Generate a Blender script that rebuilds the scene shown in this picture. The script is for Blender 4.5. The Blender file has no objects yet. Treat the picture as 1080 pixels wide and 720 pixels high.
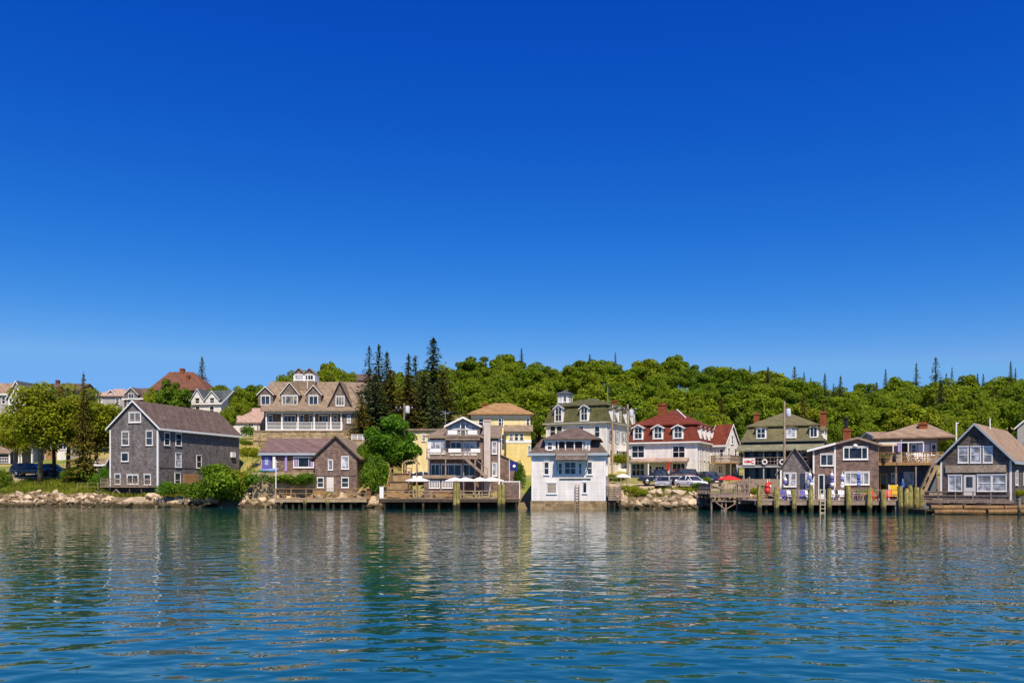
# settings
SUN, SKYSTR, AIR, DUST, OZONE, SKYSAT, SKYHUE, EXPO = 5.0, 0.1, 1.0, 0.3, 3.0, 1.25, 0.5, 0.27
SKYCURVE = ((2.55, 5.2, .245), (1.46, 1.06, .475), (.70, .90, .8))
# water ripples: scale, x and y stretch, detail, turn, height
WAVES = [(.17, 1.0, 1.15, 1, 24, .075), (1.15, .85, 1.2, 1, -14, .046), (2.9, .85, 1.1, 1, 17, .009)]
import bpy, math, random
import numpy as np
from mathutils import Vector, Matrix
R = math.radians
random.seed(7)
SC = bpy.context.scene
COL = SC.collection
# ---------------------------------------------------------------- photograph measures -> metres
F, CX, HY, H0 = 900.0, 540.0, 511.0, 2.6      # focal length in photo pixels, centre, eye level, eye height
def wx(x, Y): return (x - CX) * Y / F
def wz(y, Y): return H0 - (y - HY) * Y / F
def interp(x, tab):
    return float(np.interp(x, [t[0] for t in tab], [t[1] for t in tab]))
def sstep(a, b, x):
    t = min(1, max(0, (x - a) / (b - a))); return t * t * (3 - 2 * t)

# ---------------------------------------------------------------- materials
MATS = {}
def nodes_of(m):
    m.use_nodes = True
    nt = m.node_tree; nt.nodes.clear()
    out = nt.nodes.new('ShaderNodeOutputMaterial')
    b = nt.nodes.new('ShaderNodeBsdfPrincipled')
    nt.links.new(b.outputs[0], out.inputs[0])
    return nt, b, out
def N(nt, typ, **kw):
    n = nt.nodes.new(typ)
    for k, v in kw.items():
        if k.startswith('i_'):
            key = k[2:]
            key = int(key) if key.isdigit() else key.replace('_', ' ')
            n.inputs[key].default_value = v
        else: setattr(n, k, v)
    return n
def c4(c): return (c[0], c[1], c[2], 1.0)
def mixrgb(nt, fac, a, b, mode='MIX'):
    n = nt.nodes.new('ShaderNodeMix'); n.data_type = 'RGBA'; n.blend_type = mode
    for i, v in ((0, fac), (6, a), (7, b)):
        if hasattr(v, 'links'): nt.links.new(v, n.inputs[i])
        else: n.inputs[i].default_value = c4(v) if isinstance(v, (tuple, list)) and len(v) == 3 else v
    return n.outputs[2]
def mul(c, k): return tuple(max(0, min(1, v * k)) for v in c)

def mat(name, col, rough=0.75, kind='plain', col2=None, var=0.3, scale=1.2, metal=0.0, bump=0.3, spec=0.3, row=0.16, width=0.3):
    if name in MATS: return MATS[name]
    m = bpy.data.materials.new(name); MATS[name] = m
    nt, b, out = nodes_of(m)
    L = nt.links.new
    b.inputs['Roughness'].default_value = rough
    b.inputs['Metallic'].default_value = metal
    b.inputs['Specular IOR Level'].default_value = spec
    tc = N(nt, 'ShaderNodeTexCoord')
    oi = N(nt, 'ShaderNodeObjectInfo')
    add = N(nt, 'ShaderNodeVectorMath', operation='ADD'); L(tc.outputs['Object'], add.inputs[0])
    sc = N(nt, 'ShaderNodeVectorMath', operation='SCALE'); sc.inputs[0].default_value = (37, 19, 53); L(oi.outputs['Random'], sc.inputs['Scale'])
    L(sc.outputs[0], add.inputs[1]); vec = add.outputs[0]
    n1 = N(nt, 'ShaderNodeTexNoise', i_Scale=scale, i_Detail=6.0, i_Roughness=0.65); L(vec, n1.inputs['Vector'])
    ramp = N(nt, 'ShaderNodeMapRange', i_1=0.3, i_2=0.7); L(n1.outputs['Fac'], ramp.inputs[0])
    dark = col2 if col2 else mul(col, 1 - var); light = mul(col, 1 + var * 0.6)
    base = mixrgb(nt, ramp.outputs[0], dark, light)
    hgt = n1.outputs['Fac']; bd = 0.02
    if kind in ('shingle', 'roof', 'clap', 'stone', 'plank'):
        sx = N(nt, 'ShaderNodeSeparateXYZ'); L(tc.outputs['Object'], sx.inputs[0])
        ad = N(nt, 'ShaderNodeMath', operation='ADD'); L(sx.outputs[0], ad.inputs[0]); L(sx.outputs[1], ad.inputs[1])
        cb = N(nt, 'ShaderNodeCombineXYZ'); L(ad.outputs[0], cb.inputs[0]); L(sx.outputs[2], cb.inputs[1])
        br = N(nt, 'ShaderNodeTexBrick', i_Scale=1.0); L(cb.outputs[0], br.inputs['Vector'])
        w = {'shingle': width, 'roof': 0.35, 'clap': 40.0, 'stone': 0.55, 'plank': 0.14}[kind]
        h = {'shingle': row, 'roof': 0.16, 'clap': 0.16, 'stone': 0.3, 'plank': 40.0}[kind]
        br.inputs['Brick Width'].default_value = w; br.inputs['Row Height'].default_value = h
        br.inputs['Mortar Size'].default_value = 0.012; br.inputs['Mortar Smooth'].default_value = 0.4
        k = {'shingle': 0.5, 'roof': 0.28, 'clap': 0.08, 'stone': 0.5, 'plank': 0.5}[kind]
        br.inputs['Color1'].default_value = c4((1 - k, 1 - k, 1 - k)); br.inputs['Color2'].default_value = c4((1, 1, 1))
        g = {'clap': 0.72, 'roof': 0.6}.get(kind, 0.45)
        br.inputs['Mortar'].default_value = c4((g, g, g))
        base = mixrgb(nt, 1.0, base, br.outputs['Color'], 'MULTIPLY')
        hgt = br.outputs['Color']; bd = 0.02
        # rain streaks and weathering running down the face
        mp = N(nt, 'ShaderNodeMapping'); mp.inputs['Scale'].default_value = (2.2, 0.25, 1); L(cb.outputs[0], mp.inputs[0])
        ns = N(nt, 'ShaderNodeTexNoise', i_Scale=1.0, i_Detail=5.0); L(mp.outputs[0], ns.inputs['Vector'])
        mr = N(nt, 'ShaderNodeMapRange', i_1=0.35, i_2=0.7, i_3=0.72, i_4=1.12); L(ns.outputs['Fac'], mr.inputs[0])
        base = mixrgb(nt, 0.8 if kind != 'clap' else 0.55, base, mr.outputs[0], 'MULTIPLY')
    elif kind == 'wood':
        mp = N(nt, 'ShaderNodeMapping'); mp.inputs['Scale'].default_value = (3, 3, 3); L(vec, mp.inputs[0])
        ns = N(nt, 'ShaderNodeTexNoise', i_Scale=2.0, i_Detail=8.0); L(mp.outputs[0], ns.inputs['Vector'])
        mr = N(nt, 'ShaderNodeMapRange', i_1=0.3, i_2=0.75, i_3=0.6, i_4=1.2); L(ns.outputs['Fac'], mr.inputs[0])
        base = mixrgb(nt, 1.0, base, mr.outputs[0], 'MULTIPLY'); hgt = ns.outputs['Fac']
    elif kind == 'rock':
        n2 = N(nt, 'ShaderNodeTexNoise', i_Scale=3.5, i_Detail=10.0, i_Roughness=0.7); L(vec, n2.inputs['Vector'])
        mr = N(nt, 'ShaderNodeMapRange', i_1=0.35, i_2=0.65, i_3=0.6, i_4=1.15); L(n2.outputs['Fac'], mr.inputs[0])
        base = mixrgb(nt, 1.0, base, mr.outputs[0], 'MULTIPLY')
        hv = N(nt, 'ShaderNodeHueSaturation'); L(base, hv.inputs['Color'])
        v2 = N(nt, 'ShaderNodeMapRange', i_1=0.0, i_2=1.0, i_3=0.7, i_4=1.2); L(oi.outputs['Random'], v2.inputs[0]); L(v2.outputs[0], hv.inputs['Value'])
        base = hv.outputs[0]; hgt = n2.outputs['Fac']; bd = 0.08
        # weed and wet stain on the tidal zone (world height)
        geo = N(nt, 'ShaderNodeNewGeometry'); sp = N(nt, 'ShaderNodeSeparateXYZ'); L(geo.outputs['Position'], sp.inputs[0])
        adn = N(nt, 'ShaderNodeMath', operation='ADD'); L(sp.outputs[2], adn.inputs[0]); L(n2.outputs['Fac'], adn.inputs[1])
        tz = N(nt, 'ShaderNodeMapRange', i_1=0.85, i_2=1.2); L(adn.outputs[0], tz.inputs[0])
        base = mixrgb(nt, tz.outputs[0], (0.06, 0.045, 0.02), base)
    elif kind == 'pile':
        geo = N(nt, 'ShaderNodeNewGeometry'); sp = N(nt, 'ShaderNodeSeparateXYZ'); L(geo.outputs['Position'], sp.inputs[0])
        adn = N(nt, 'ShaderNodeMath', operation='ADD'); L(sp.outputs[2], adn.inputs[0]); L(n1.outputs['Fac'], adn.inputs[1])
        tz = N(nt, 'ShaderNodeMapRange', i_1=0.9, i_2=1.35); L(adn.outputs[0], tz.inputs[0])
        mp = N(nt, 'ShaderNodeMapping'); mp.inputs['Scale'].default_value = (9, 9, .8); L(vec, mp.inputs[0])
        ns = N(nt, 'ShaderNodeTexNoise', i_Scale=1.0, i_Detail=6.0); L(mp.outputs[0], ns.inputs['Vector'])
        mr = N(nt, 'ShaderNodeMapRange', i_1=0.35, i_2=0.65, i_3=0.45, i_4=1.15); L(ns.outputs['Fac'], mr.inputs[0])
        base = mixrgb(nt, 1.0, base, mr.outputs[0], 'MULTIPLY')
        base = mixrgb(nt, tz.outputs[0], (0.03, 0.028, 0.015), base)
    L(base, b.inputs['Base Color'])
    bp = N(nt, 'ShaderNodeBump', i_Strength=bump, i_Distance=bd); L(hgt, bp.inputs['Height']); L(bp.outputs[0], b.inputs['Normal'])
    return m

def leaf_mat(name, c1, c2, c3, trans=0.25, rough=0.6):
    if name in MATS: return MATS[name]
    m = bpy.data.materials.new(name); MATS[name] = m
    nt, b, out = nodes_of(m); L = nt.links.new
    geo = N(nt, 'ShaderNodeNewGeometry'); oi = N(nt, 'ShaderNodeObjectInfo')
    a = mixrgb(nt, geo.outputs['Random Per Island'], c1, c2)
    pw = N(nt, 'ShaderNodeMath', operation='POWER', i_1=1.5); L(oi.outputs['Random'], pw.inputs[0])
    sc = N(nt, 'ShaderNodeMath', operation='MULTIPLY', i_1=0.7); L(pw.outputs[0], sc.inputs[0])
    a = mixrgb(nt, sc.outputs[0], a, c3)
    # patches of newer and older leaves through one crown
    tc = N(nt, 'ShaderNodeTexCoord'); ns = N(nt, 'ShaderNodeTexNoise', i_Scale=0.45, i_Detail=2.0); L(tc.outputs['Object'], ns.inputs['Vector'])
    mr = N(nt, 'ShaderNodeMapRange', i_1=0.35, i_2=0.65, i_3=0.72, i_4=1.3); L(ns.outputs['Fac'], mr.inputs[0])
    a = mixrgb(nt, 1.0, a, mr.outputs[0], 'MULTIPLY')
    L(a, b.inputs['Base Color']); b.inputs['Roughness'].default_value = rough; b.inputs['Specular IOR Level'].default_value = 0.15
    tr = N(nt, 'ShaderNodeBsdfTranslucent'); L(a, tr.inputs['Color'])
    mx = N(nt, 'ShaderNodeMixShader', i_0=trans); L(b.outputs[0], mx.inputs[1]); L(tr.outputs[0], mx.inputs[2])
    L(mx.outputs[0], out.inputs[0])
    return m

def glass_mat(name, col, rough=0.04, spec=0.6):
    if name in MATS: return MATS[name]
    m = bpy.data.materials.new(name); MATS[name] = m
    nt, b, out = nodes_of(m); L = nt.links.new
    oi = N(nt, 'ShaderNodeObjectInfo'); tc = N(nt, 'ShaderNodeTexCoord')
    ns = N(nt, 'ShaderNodeTexNoise', i_Scale=1.4, i_Detail=2.0, noise_dimensions='4D'); L(tc.outputs['Object'], ns.inputs['Vector']); 
    ml = N(nt, 'ShaderNodeMath', operation='MULTIPLY', i_1=30.0); L(oi.outputs['Random'], ml.inputs[0]); L(ml.outputs[0], ns.inputs['W'])
    mr = N(nt, 'ShaderNodeMapRange', i_1=0.4, i_2=0.62); L(ns.outputs['Fac'], mr.inputs[0])
    a = mixrgb(nt, mr.outputs[0], mul(col, 0.45), mul(col, 1.7)); L(a, b.inputs['Base Color'])
    b.inputs['Roughness'].default_value = rough; b.inputs['Specular IOR Level'].default_value = spec; b.inputs['IOR'].default_value = 1.5
    bp = N(nt, 'ShaderNodeBump', i_Strength=0.15, i_Distance=0.05); L(ns.outputs['Fac'], bp.inputs['Height']); L(bp.outputs[0], b.inputs['Normal'])
    return m

# ---------------------------------------------------------------- mesh builder
class MB:
    def __init__(s): s.v = []; s.f = []
    def poly(s, pts):
        n = len(s.v); s.v += [tuple(p) for p in pts]; s.f.append(tuple(range(n, n + len(pts)))); return s
    def hexa(s, p):      # p[0..3] bottom ring, p[4..7] top ring
        n = len(s.v); s.v += [tuple(q) for q in p]
        s.f += [tuple(n + i for i in t) for t in ((3, 2, 1, 0), (4, 5, 6, 7), (0, 1, 5, 4), (1, 2, 6, 5), (2, 3, 7, 6), (3, 0, 4, 7))]; return s
    def box(s, x0, y0, z0, x1, y1, z1):
        return s.hexa([(x0, y0, z0), (x1, y0, z0), (x1, y1, z0), (x0, y1, z0), (x0, y0, z1), (x1, y0, z1), (x1, y1, z1), (x0, y1, z1)])
    def prism(s, ring, a, b, axis):   # ring of 2-D points extruded from a to b along axis
        put = (lambda p, t: (p[0], t, p[1])) if axis == 'y' else ((lambda p, t: (t, p[0], p[1])) if axis == 'x' else (lambda p, t: (p[0], p[1], t)))
        n = len(s.v); k = len(ring)
        s.v += [put(p, a) for p in ring] + [put(p, b) for p in ring]
        s.f.append(tuple(n + i for i in range(k))); s.f.append(tuple(n + k + i for i in reversed(range(k))))
        for i in range(k):
            j = (i + 1) % k; s.f.append((n + i, n + k + i, n + k + j, n + j))
        return s
    def bar(s, p, q, w, h=None):
        p, q = Vector(p), Vector(q); h = h or w; d = (q - p)
        if d.length < 1e-5: return s
        d.normalize(); up = Vector((0, 0, 1)) if abs(d.z) < 0.95 else Vector((0, 1, 0))
        a = d.cross(up).normalized() * w / 2; b = a.cross(d).normalized() * h / 2
        return s.hexa([p - a - b, p + a - b, p + a + b, p - a + b, q - a - b, q + a - b, q + a + b, q - a + b])
    def tube(s, pts, rads, n=8):
        rings = []; pts = [Vector(p) for p in pts]
        for i, p in enumerate(pts):
            d = (pts[min(i + 1, len(pts) - 1)] - pts[max(i - 1, 0)]).normalized()
            up = Vector((0, 0, 1)) if abs(d.z) < 0.9 else Vector((1, 0, 0))
            a = d.cross(up).normalized(); b = a.cross(d)
            r = rads[i] if isinstance(rads, (list, tuple)) else rads
            k = len(s.v); rings.append(k)
            s.v += [tuple(p + a * r * math.cos(2 * math.pi * j / n) + b * r * math.sin(2 * math.pi * j / n)) for j in range(n)]
        for a, b in zip(rings, rings[1:]):
            for j in range(n): s.f.append((a + j, a + (j + 1) % n, b + (j + 1) % n, b + j))
        s.f.append(tuple(rings[0] + j for j in reversed(range(n)))); s.f.append(tuple(rings[-1] + j for j in range(n)))
        return s
    def lathe(s, prof, n=12, c=(0, 0, 0)):
        return s.tube([(c[0], c[1], c[2] + z) for r, z in prof], [r for r, z in prof], n)
    def loft(s, rings):
        k = len(rings[0]); n = len(s.v)
        for r in rings: s.v += [tuple(p) for p in r]
        for i in range(len(rings) - 1):
            for j in range(k):
                s.f.append((n + i * k + j, n + i * k + (j + 1) % k, n + (i + 1) * k + (j + 1) % k, n + (i + 1) * k + j))
        s.f.append(tuple(n + j for j in reversed(range(k)))); s.f.append(tuple(n + (len(rings) - 1) * k + j for j in range(k)))
        return s
    def mesh(s, name, m, smooth=False):
        me = bpy.data.meshes.new(name); me.from_pydata(s.v, [], s.f); me.validate()
        import bmesh
        bm = bmesh.new(); bm.from_mesh(me); bmesh.ops.recalc_face_normals(bm, faces=bm.faces[:]); bm.to_mesh(me); bm.free()
        me.materials.append(m)
        if smooth: me.polygons.foreach_set('use_smooth', [True] * len(me.polygons))
        return me
    def build(s, name, m, parent=None, smooth=False, bevel=0):
        return link(name, s.mesh(name, m, smooth), parent, bevel=bevel)
def link(name, me, parent=None, loc=None, rz=None, bevel=0):
    o = bpy.data.objects.new(name, me); COL.objects.link(o)
    if parent is not None: o.parent = parent
    if loc is not None: o.location = loc
    if rz is not None: o.rotation_euler = (0, 0, rz)
    if bevel:
        b = o.modifiers.new('bevel', 'BEVEL'); b.width = bevel; b.segments = 2; b.limit_method = 'ANGLE'
    return o
def tag(o, label, cat=None, group=None, kind=None):
    if label: o['label'] = label
    if cat: o['category'] = cat
    if group: o['group'] = group
    if kind: o['kind'] = kind
    return o
def thing(name, label, cat, loc=(0, 0, 0), rz=0, group=None):
    o = bpy.data.objects.new(name, None); COL.objects.link(o); o.empty_display_size = 0.3
    o.location = loc; o.rotation_euler = (0, 0, rz)
    return tag(o, label, cat, group)
def dup(o, loc=None, rz=None, label=None, group=None, scale=None, par=None):
    kids = [c for c in bpy.data.objects if c.parent == o]
    c = o.copy(); COL.objects.link(c)
    if par is not None: c.parent = par
    if loc is not None: c.location = loc
    if rz is not None: c.rotation_euler = (0, 0, rz)
    if scale is not None: c.scale = scale
    if label: c['label'] = label
    if group: c['group'] = group
    for k in kids: dup(k, par=c)
    return c

# ---------------------------------------------------------------- terrain
SHORE = [(-400, 120), (-120, 112), (-61, 102), (-48, 101), (-35, 100), (-26, 98), (-15, 96), (1, 93), (11, 91.5), (20.8, 90), (25, 90), (30, 95), (42, 96), (50, 90), (62, 82), (90, 76), (400, 60)]
def Ys(X): return interp(X, SHORE) + 0.6 * math.sin(X * 0.9) * 0.5 + 0.3 * math.sin(X * 2.3 + 1)
SKY = [(-400, 400), (0, 402), (120, 402), (260, 400), (340, 386), (400, 388), (460, 384), (500, 376), (525, 370), (550, 373), (590, 380), (608, 384), (622, 376), (650, 374), (690, 378), (725, 375), (750, 378), (785, 386), (820, 392), (850, 396), (880, 404), (910, 406), (935, 398), (965, 394), (990, 400), (1015, 398), (1040, 401), (1065, 395), (1090, 392), (1500, 385)]
RIDGE = 205.0
def HT(X, Y):
    d = Y - Ys(X)
    if d < 0: return max(-2.5, d * 0.35 - 0.15)
    xp = CX + F * X / max(Y, 60)
    zr = wz(interp(xp, SKY), RIDGE) - 10.5
    lo = float(np.interp(d, [0, 2.5, 6, 11], [-0.15, 1.2, 2.1, 3.3]))
    nest = sstep(-53, -51, X) * (1 - sstep(-38.5, -36, X))
    if nest: lo = lo * (1 - nest) + nest * float(np.interp(d, [0, 2.5, 6, 12, 26], [-0.15, 1.0, 1.5, 1.7, 2.4]))
    lot = sstep(8, 12, X) * (1 - sstep(25, 30, X))
    if lot: lo = lo * (1 - lot) + lot * float(np.interp(d, [0, 2.5, 6, 10, 14, 24], [-0.15, 1.1, 1.75, 2.05, 2.45, 3.2]))
    if d < 11: return lo
    zl = float(np.interp(Y, [113, 135, 160, RIDGE], [3.3, 6.3, 12.0, zr]))
    zv = float(np.interp(Y, [111, 118, 129, 133, 160, RIDGE], [3.2, 4.8, 9.2, 9.6, 13.5, zr]))
    zc = float(np.interp(Y, [111, 132, RIDGE], [3.3, 4.4, zr]))
    a = sstep(-52, -44, X); b = sstep(-24, -14, X)
    z = zl * (1 - a) + zv * a; z = z * (1 - b) + zc * b
    if Y > RIDGE:
        z -= 9 * sstep(RIDGE + 5, RIDGE + 90, Y)
    if nest and Y < 128:
        q = nest * (1 - sstep(122, 128, Y)); return max(3.3, z) * (1 - q) + lo * q
    if lot and d < 24: return lo
    return max(3.3, z)
# ---------------------------------------------------------------- palette
GREYSH = mat('weathered_grey_shingle', (0.255, 0.225, 0.215), 0.85, 'shingle', var=0.3)
PURPSH = mat('weathered_brown_shingle', (0.30, 0.205, 0.165), 0.85, 'shingle', var=0.3)
TAUPE = mat('taupe_shingle', (0.285, 0.225, 0.18), 0.85, 'shingle', var=0.3)
DARKSH = mat('dark_weathered_shingle', (0.19, 0.158, 0.14), 0.85, 'shingle', var=0.45)
WHITECL = mat('white_clapboard', (0.84, 0.80, 0.75), 0.6, 'clap', var=0.11)
YELCL = mat('yellow_clapboard', (0.85, 0.67, 0.26), 0.6, 'clap', var=0.08)
CREAM = mat('cream_clapboard', (0.86, 0.72, 0.36), 0.6, 'clap', var=0.08)
BLUECL = mat('slate_blue_clapboard', (0.10, 0.14, 0.20), 0.65, 'clap', var=0.15)
GREYCL = mat('pale_grey_clapboard', (0.42, 0.40, 0.38), 0.65, 'clap', var=0.1)
DARKBL = mat('dark_navy_clapboard', (0.035, 0.045, 0.085), 0.6, 'clap', var=0.2)
WHITE = mat('white_trim_paint', (0.80, 0.79, 0.76), 0.5, 'plain', var=0.06)
LAV = mat('lavender_paint', (0.36, 0.28, 0.58), 0.5, 'plain', var=0.1)
PURPLE = mat('violet_blue_paint', (0.13, 0.12, 0.40), 0.5, 'plain', var=0.12)
BLUEGR = mat('blue_grey_trim_paint', (0.36, 0.42, 0.47), 0.5, 'plain', var=0.1)
RTAUPE = mat('tan_asphalt_roof', (0.32, 0.24, 0.165), 0.9, 'roof', var=0.3)
RBROWN = mat('brown_asphalt_roof', (0.165, 0.115, 0.095), 0.9, 'roof', var=0.32)
RPURP = mat('plum_asphalt_roof', (0.21, 0.135, 0.125), 0.9, 'roof', var=0.2)
RORANGE = mat('sunbleached_orange_roof', (0.44, 0.26, 0.11), 0.9, 'roof', var=0.15)
ROLIVE = mat('olive_slate_roof', (0.125, 0.122, 0.045), 0.85, 'roof', var=0.35)
RGREEN = mat('grey_green_roof', (0.19, 0.17, 0.08), 0.85, 'roof', var=0.2)
RRED = mat('red_asphalt_roof', (0.215, 0.045, 0.022), 0.85, 'roof', var=0.35)
RRUST = mat('rust_red_roof', (0.20, 0.085, 0.05), 0.85, 'roof', var=0.2)
RPINK = mat('pinkish_grey_roof', (0.52, 0.36, 0.29), 0.9, 'roof', var=0.12)
RSLATE = mat('slate_blue_roof', (0.10, 0.12, 0.12), 0.85, 'roof', var=0.2)
RTAN = mat('pale_tan_roof', (0.38, 0.265, 0.175), 0.9, 'roof', var=0.28)
BRICK = mat('red_brick', (0.40, 0.12, 0.04), 0.85, 'shingle', var=0.2, row=0.08, width=0.22)
DBRICK = mat('dark_brick', (0.28, 0.09, 0.05), 0.85, 'shingle', var=0.25, row=0.08, width=0.22)
STONE = mat('tan_stone_wall', (0.50, 0.38, 0.22), 0.85, 'stone', var=0.25)
CONC = mat('stained_concrete', (0.42, 0.30, 0.16), 0.85, 'stone', var=0.35)
BLACK = mat('black_metal', (0.02, 0.02, 0.022), 0.5, 'plain')
STEEL = mat('galvanised_steel', (0.5, 0.5, 0.5), 0.4, 'plain', metal=0.6)
DECK = mat('sunbleached_decking', (0.42, 0.31, 0.19), 0.8, 'wood', var=0.25)
OCHRE = mat('ochre_timber', (0.40, 0.235, 0.095), 0.75, 'wood', var=0.25)
GREYW = mat('silvered_timber', (0.33, 0.25, 0.19), 0.8, 'wood', var=0.3)
DARKW = mat('dark_timber', (0.075, 0.055, 0.04), 0.85, 'wood', var=0.3)
MOSSP = mat('mossy_pile_wood', (0.36, 0.31, 0.10), 0.9, 'pile', var=0.55, scale=3.0)
TANP = mat('pale_pile_wood', (0.36, 0.28, 0.16), 0.9, 'pile', var=0.3)
DARKP = mat('dark_pile_wood', (0.10, 0.08, 0.055), 0.9, 'pile', var=0.3)
SIGNW = mat('weathered_sign_board', (0.42, 0.33, 0.24), 0.8, 'wood', var=0.35)
GLASS = glass_mat('window_glass', (0.028, 0.034, 0.045))
DGLASS = glass_mat('dark_window_glass', (0.012, 0.014, 0.02))
CURT = glass_mat('curtained_window_glass', (0.36, 0.37, 0.40))
BLIND = glass_mat('window_glass_with_blind', (0.16, 0.145, 0.12), .06, .6)
SHUT = mat('closed_grey_shutter', (0.38, 0.33, 0.27), 0.7, 'clap', var=0.15)
WDOOR = mat('white_panel_door', (0.66, 0.63, 0.60), 0.5, 'plain', var=0.08)
REDP = mat('red_plastic', (0.62, 0.03, 0.02), 0.45, 'plain', var=0.15)
REDC = mat('red_canvas', (0.75, 0.03, 0.03), 0.7, 'plain', var=0.1)
WCANV = mat('white_canvas', (0.82, 0.79, 0.72), 0.75, 'plain', var=0.05)
YELP = mat('yellow_paint', (0.75, 0.48, 0.03), 0.5, 'plain', var=0.1)
BLUEP = mat('blue_paint', (0.05, 0.10, 0.38), 0.5, 'plain', var=0.1)

WSEQ = [5]; WINC = {}
def win_meshes(w, h, style, trim, pane):
    key = (round(w, 1), round(h, 1), style, trim.name, pane.name)
    if key in WINC: return WINC[key]
    w, h = max(0.3, key[0]), max(0.3, key[1])
    c = 0.085 if w < 1.4 else 0.12
    m = MB(); o = -0.07
    m.box(0, o, 0, c, 0.0, h).box(w - c, o, 0, w, 0, h).box(c, o, h - c, w - c, 0, h).box(c, o, 0, w - c, 0, c)
    m.box(-0.04, o - 0.05, -0.05, w + 0.04, 0, -0.002)
    m.box(-0.03, o - 0.03, h + 0.002, w + 0.03, 0, h + 0.07)
    nx, ny = {'dh': (1, 2), '1': (1, 1), '2': (2, 1), '22': (2, 2), '32': (3, 2), '3': (3, 1), '31': (3, 1), '42': (4, 2), '63': (6, 3), '24': (2, 4)}.get(style, (1, 2))
    t = 0.06
    for i in range(1, nx):
        x = c + (w - 2 * c) * i / nx
        if style == '31': x = c + (w - 2 * c) * (0.22 if i == 1 else 0.78)
        m.box(x - t / 2, o + 0.012, c, x + t / 2, 0, h - c)
    for j in range(1, ny):
        z = c + (h - 2 * c) * j / ny
        xs = [c] + [c + (w - 2 * c) * i / nx for i in range(1, nx)] + [w - c]
        for a, b in zip(xs, xs[1:]): m.box(a + t / 2, o + 0.015, z - t / 2, b - t / 2, 0, z + t / 2)
    p = MB().box(c * 0.9, -0.022, c * 0.9, w - c * 0.9, -0.012, h - c * 0.9)
    WINC[key] = (m.mesh('window', trim), p.mesh('pane', pane)); return WINC[key]

class Bld:
    """one building: local x runs along its front, local y to the back, z up from its base"""
    def __init__(s, name, label, cat, xl, xr, Y, yb, depth, rot=0, group=None, zb=None):
        s.r = R(rot); c, n = math.cos(s.r), math.sin(s.r)
        s.ux, s.uy = Vector((c, n)), Vector((-n, c))
        s.O = Vector((wx(xl, Y), Y)); k = (xr - CX) / F
        s.W = (k * s.O.y - s.O.x) / (c - k * n); s.D = depth
        s.zb = wz(yb, Y) if zb is None else zb
        s.root = thing(name, label, cat, (s.O.x, s.O.y, s.zb), s.r, group)
    def base(s, face, off=0):
        if face == 'F': return s.O + s.uy * off, s.ux
        if face == 'R': return s.O + s.ux * (s.W + off), s.uy
        return s.O - s.ux * off, s.uy
    def u(s, x, face='F', off=0):
        p, d = s.base(face, off); k = (x - CX) / F
        return (k * p.y - p.x) / (d.x - k * d.y)
    def z(s, y, u=0, face='F', off=0):
        p, d = s.base(face, off); return wz(y, p.y + d.y * u) - s.zb
    def part(s, name, mb, m, parent=None, label=None, smooth=False):
        o = mb.build(name, m, parent or s.root, smooth)
        if label: o['label'] = label
        return o
    def win(s, x0, y0, x1, y1, face='F', off=0, style='dh', trim=None, pane=None, parent=None, name='window', label=None):
        a, b = sorted((s.u(x0, face, off), s.u(x1, face, off))); um = (a + b) / 2
        z0, z1 = s.z(y1, um, face, off), s.z(y0, um, face, off)
        return s.winm(a, z0, b - a, z1 - z0, face, off, style, trim, pane, parent, name, label)
    def winm(s, a, z0, w, h, face='F', off=0, style='dh', trim=None, pane=None, parent=None, name='window', label=None):
        WSEQ[0] = (WSEQ[0] * 73 + 41) % 997
        fm, pm = win_meshes(w, h, style, trim or WHITE, pane or (GLASS, DGLASS, GLASS, CURT, DGLASS, GLASS, BLIND, GLASS, CURT, DGLASS)[WSEQ[0] % 10])
        if face == 'F': loc, rz = (a, off, z0), 0
        elif face == 'R': loc, rz = (s.W + off, a, z0), R(90)
        else: loc, rz = (-off, a + max(0.3, round(w, 1)), z0), R(-90)
        loc = Vector(loc)
        par = parent or s.root
        o = link(name, fm, par, loc, rz)
        if label: o['label'] = label
        if parent is None: link('pane', pm, o)
        else: link('pane', pm, par, loc, rz)
        return o
    def dormer(s, xc, w, yf, z0, zw, zp, back, wall, roof, ww, wh, style='dh', oh=0.2, hood=False, trim=None, pane=None, wtrim=None):
        """gabled dormer with its own little roof and window"""
        h = w / 2
        d = MB().prism([(xc - h, z0), (xc + h, z0), (xc + h, zw), (xc, zp), (xc - h, zw)], yf, yf + back, 'y').build('dormer', wall, s.root)
        sl = (zp - zw) / h; e = zw - oh * sl
        chevy(MB(), xc, h + oh, e + .02, zp + .02, 0.12, yf - oh, yf + back).build('dormer_roof', roof, d)
        chevy(MB(), xc, h + oh + .01, e - .04, zp - .02, 0.13, yf - oh - .05, yf - oh - .003).build('bargeboard', trim or WHITE, d)
        s.winm(xc - ww / 2, z0 + 0.12, ww, wh, 'F', yf, style, wtrim, pane, parent=d)
        return d
    def sidedormer(s, yc, w, xf, z0, zw, zp, back, wall, roof, ww, wh, style='dh', oh=0.2, face='R', trim=None):
        h = w / 2; sg = 1 if face == 'R' else -1
        d = MB().prism([(yc - h, z0), (yc + h, z0), (yc + h, zw), (yc, zp), (yc - h, zw)], xf, xf - sg * back, 'x').build('dormer', wall, s.root)
        e = zw - oh * (zp - zw) / h
        chevx(MB(), yc, h + oh, e + .02, zp + .02, 0.12, xf + sg * oh, xf - sg * back).build('dormer_roof', roof, d)
        s.winm(yc - ww / 2, z0 + 0.12, ww, wh, face, xf - s.W if face == 'R' else -xf, style, trim, parent=d)
        return d
def chevy(m, xm, h, ze, zp, t, y0, y1):
    return m.prism([(xm - h, ze), (xm, zp), (xm + h, ze), (xm + h, ze + t), (xm, zp + t), (xm - h, ze + t)], y0, y1, 'y')
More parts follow.
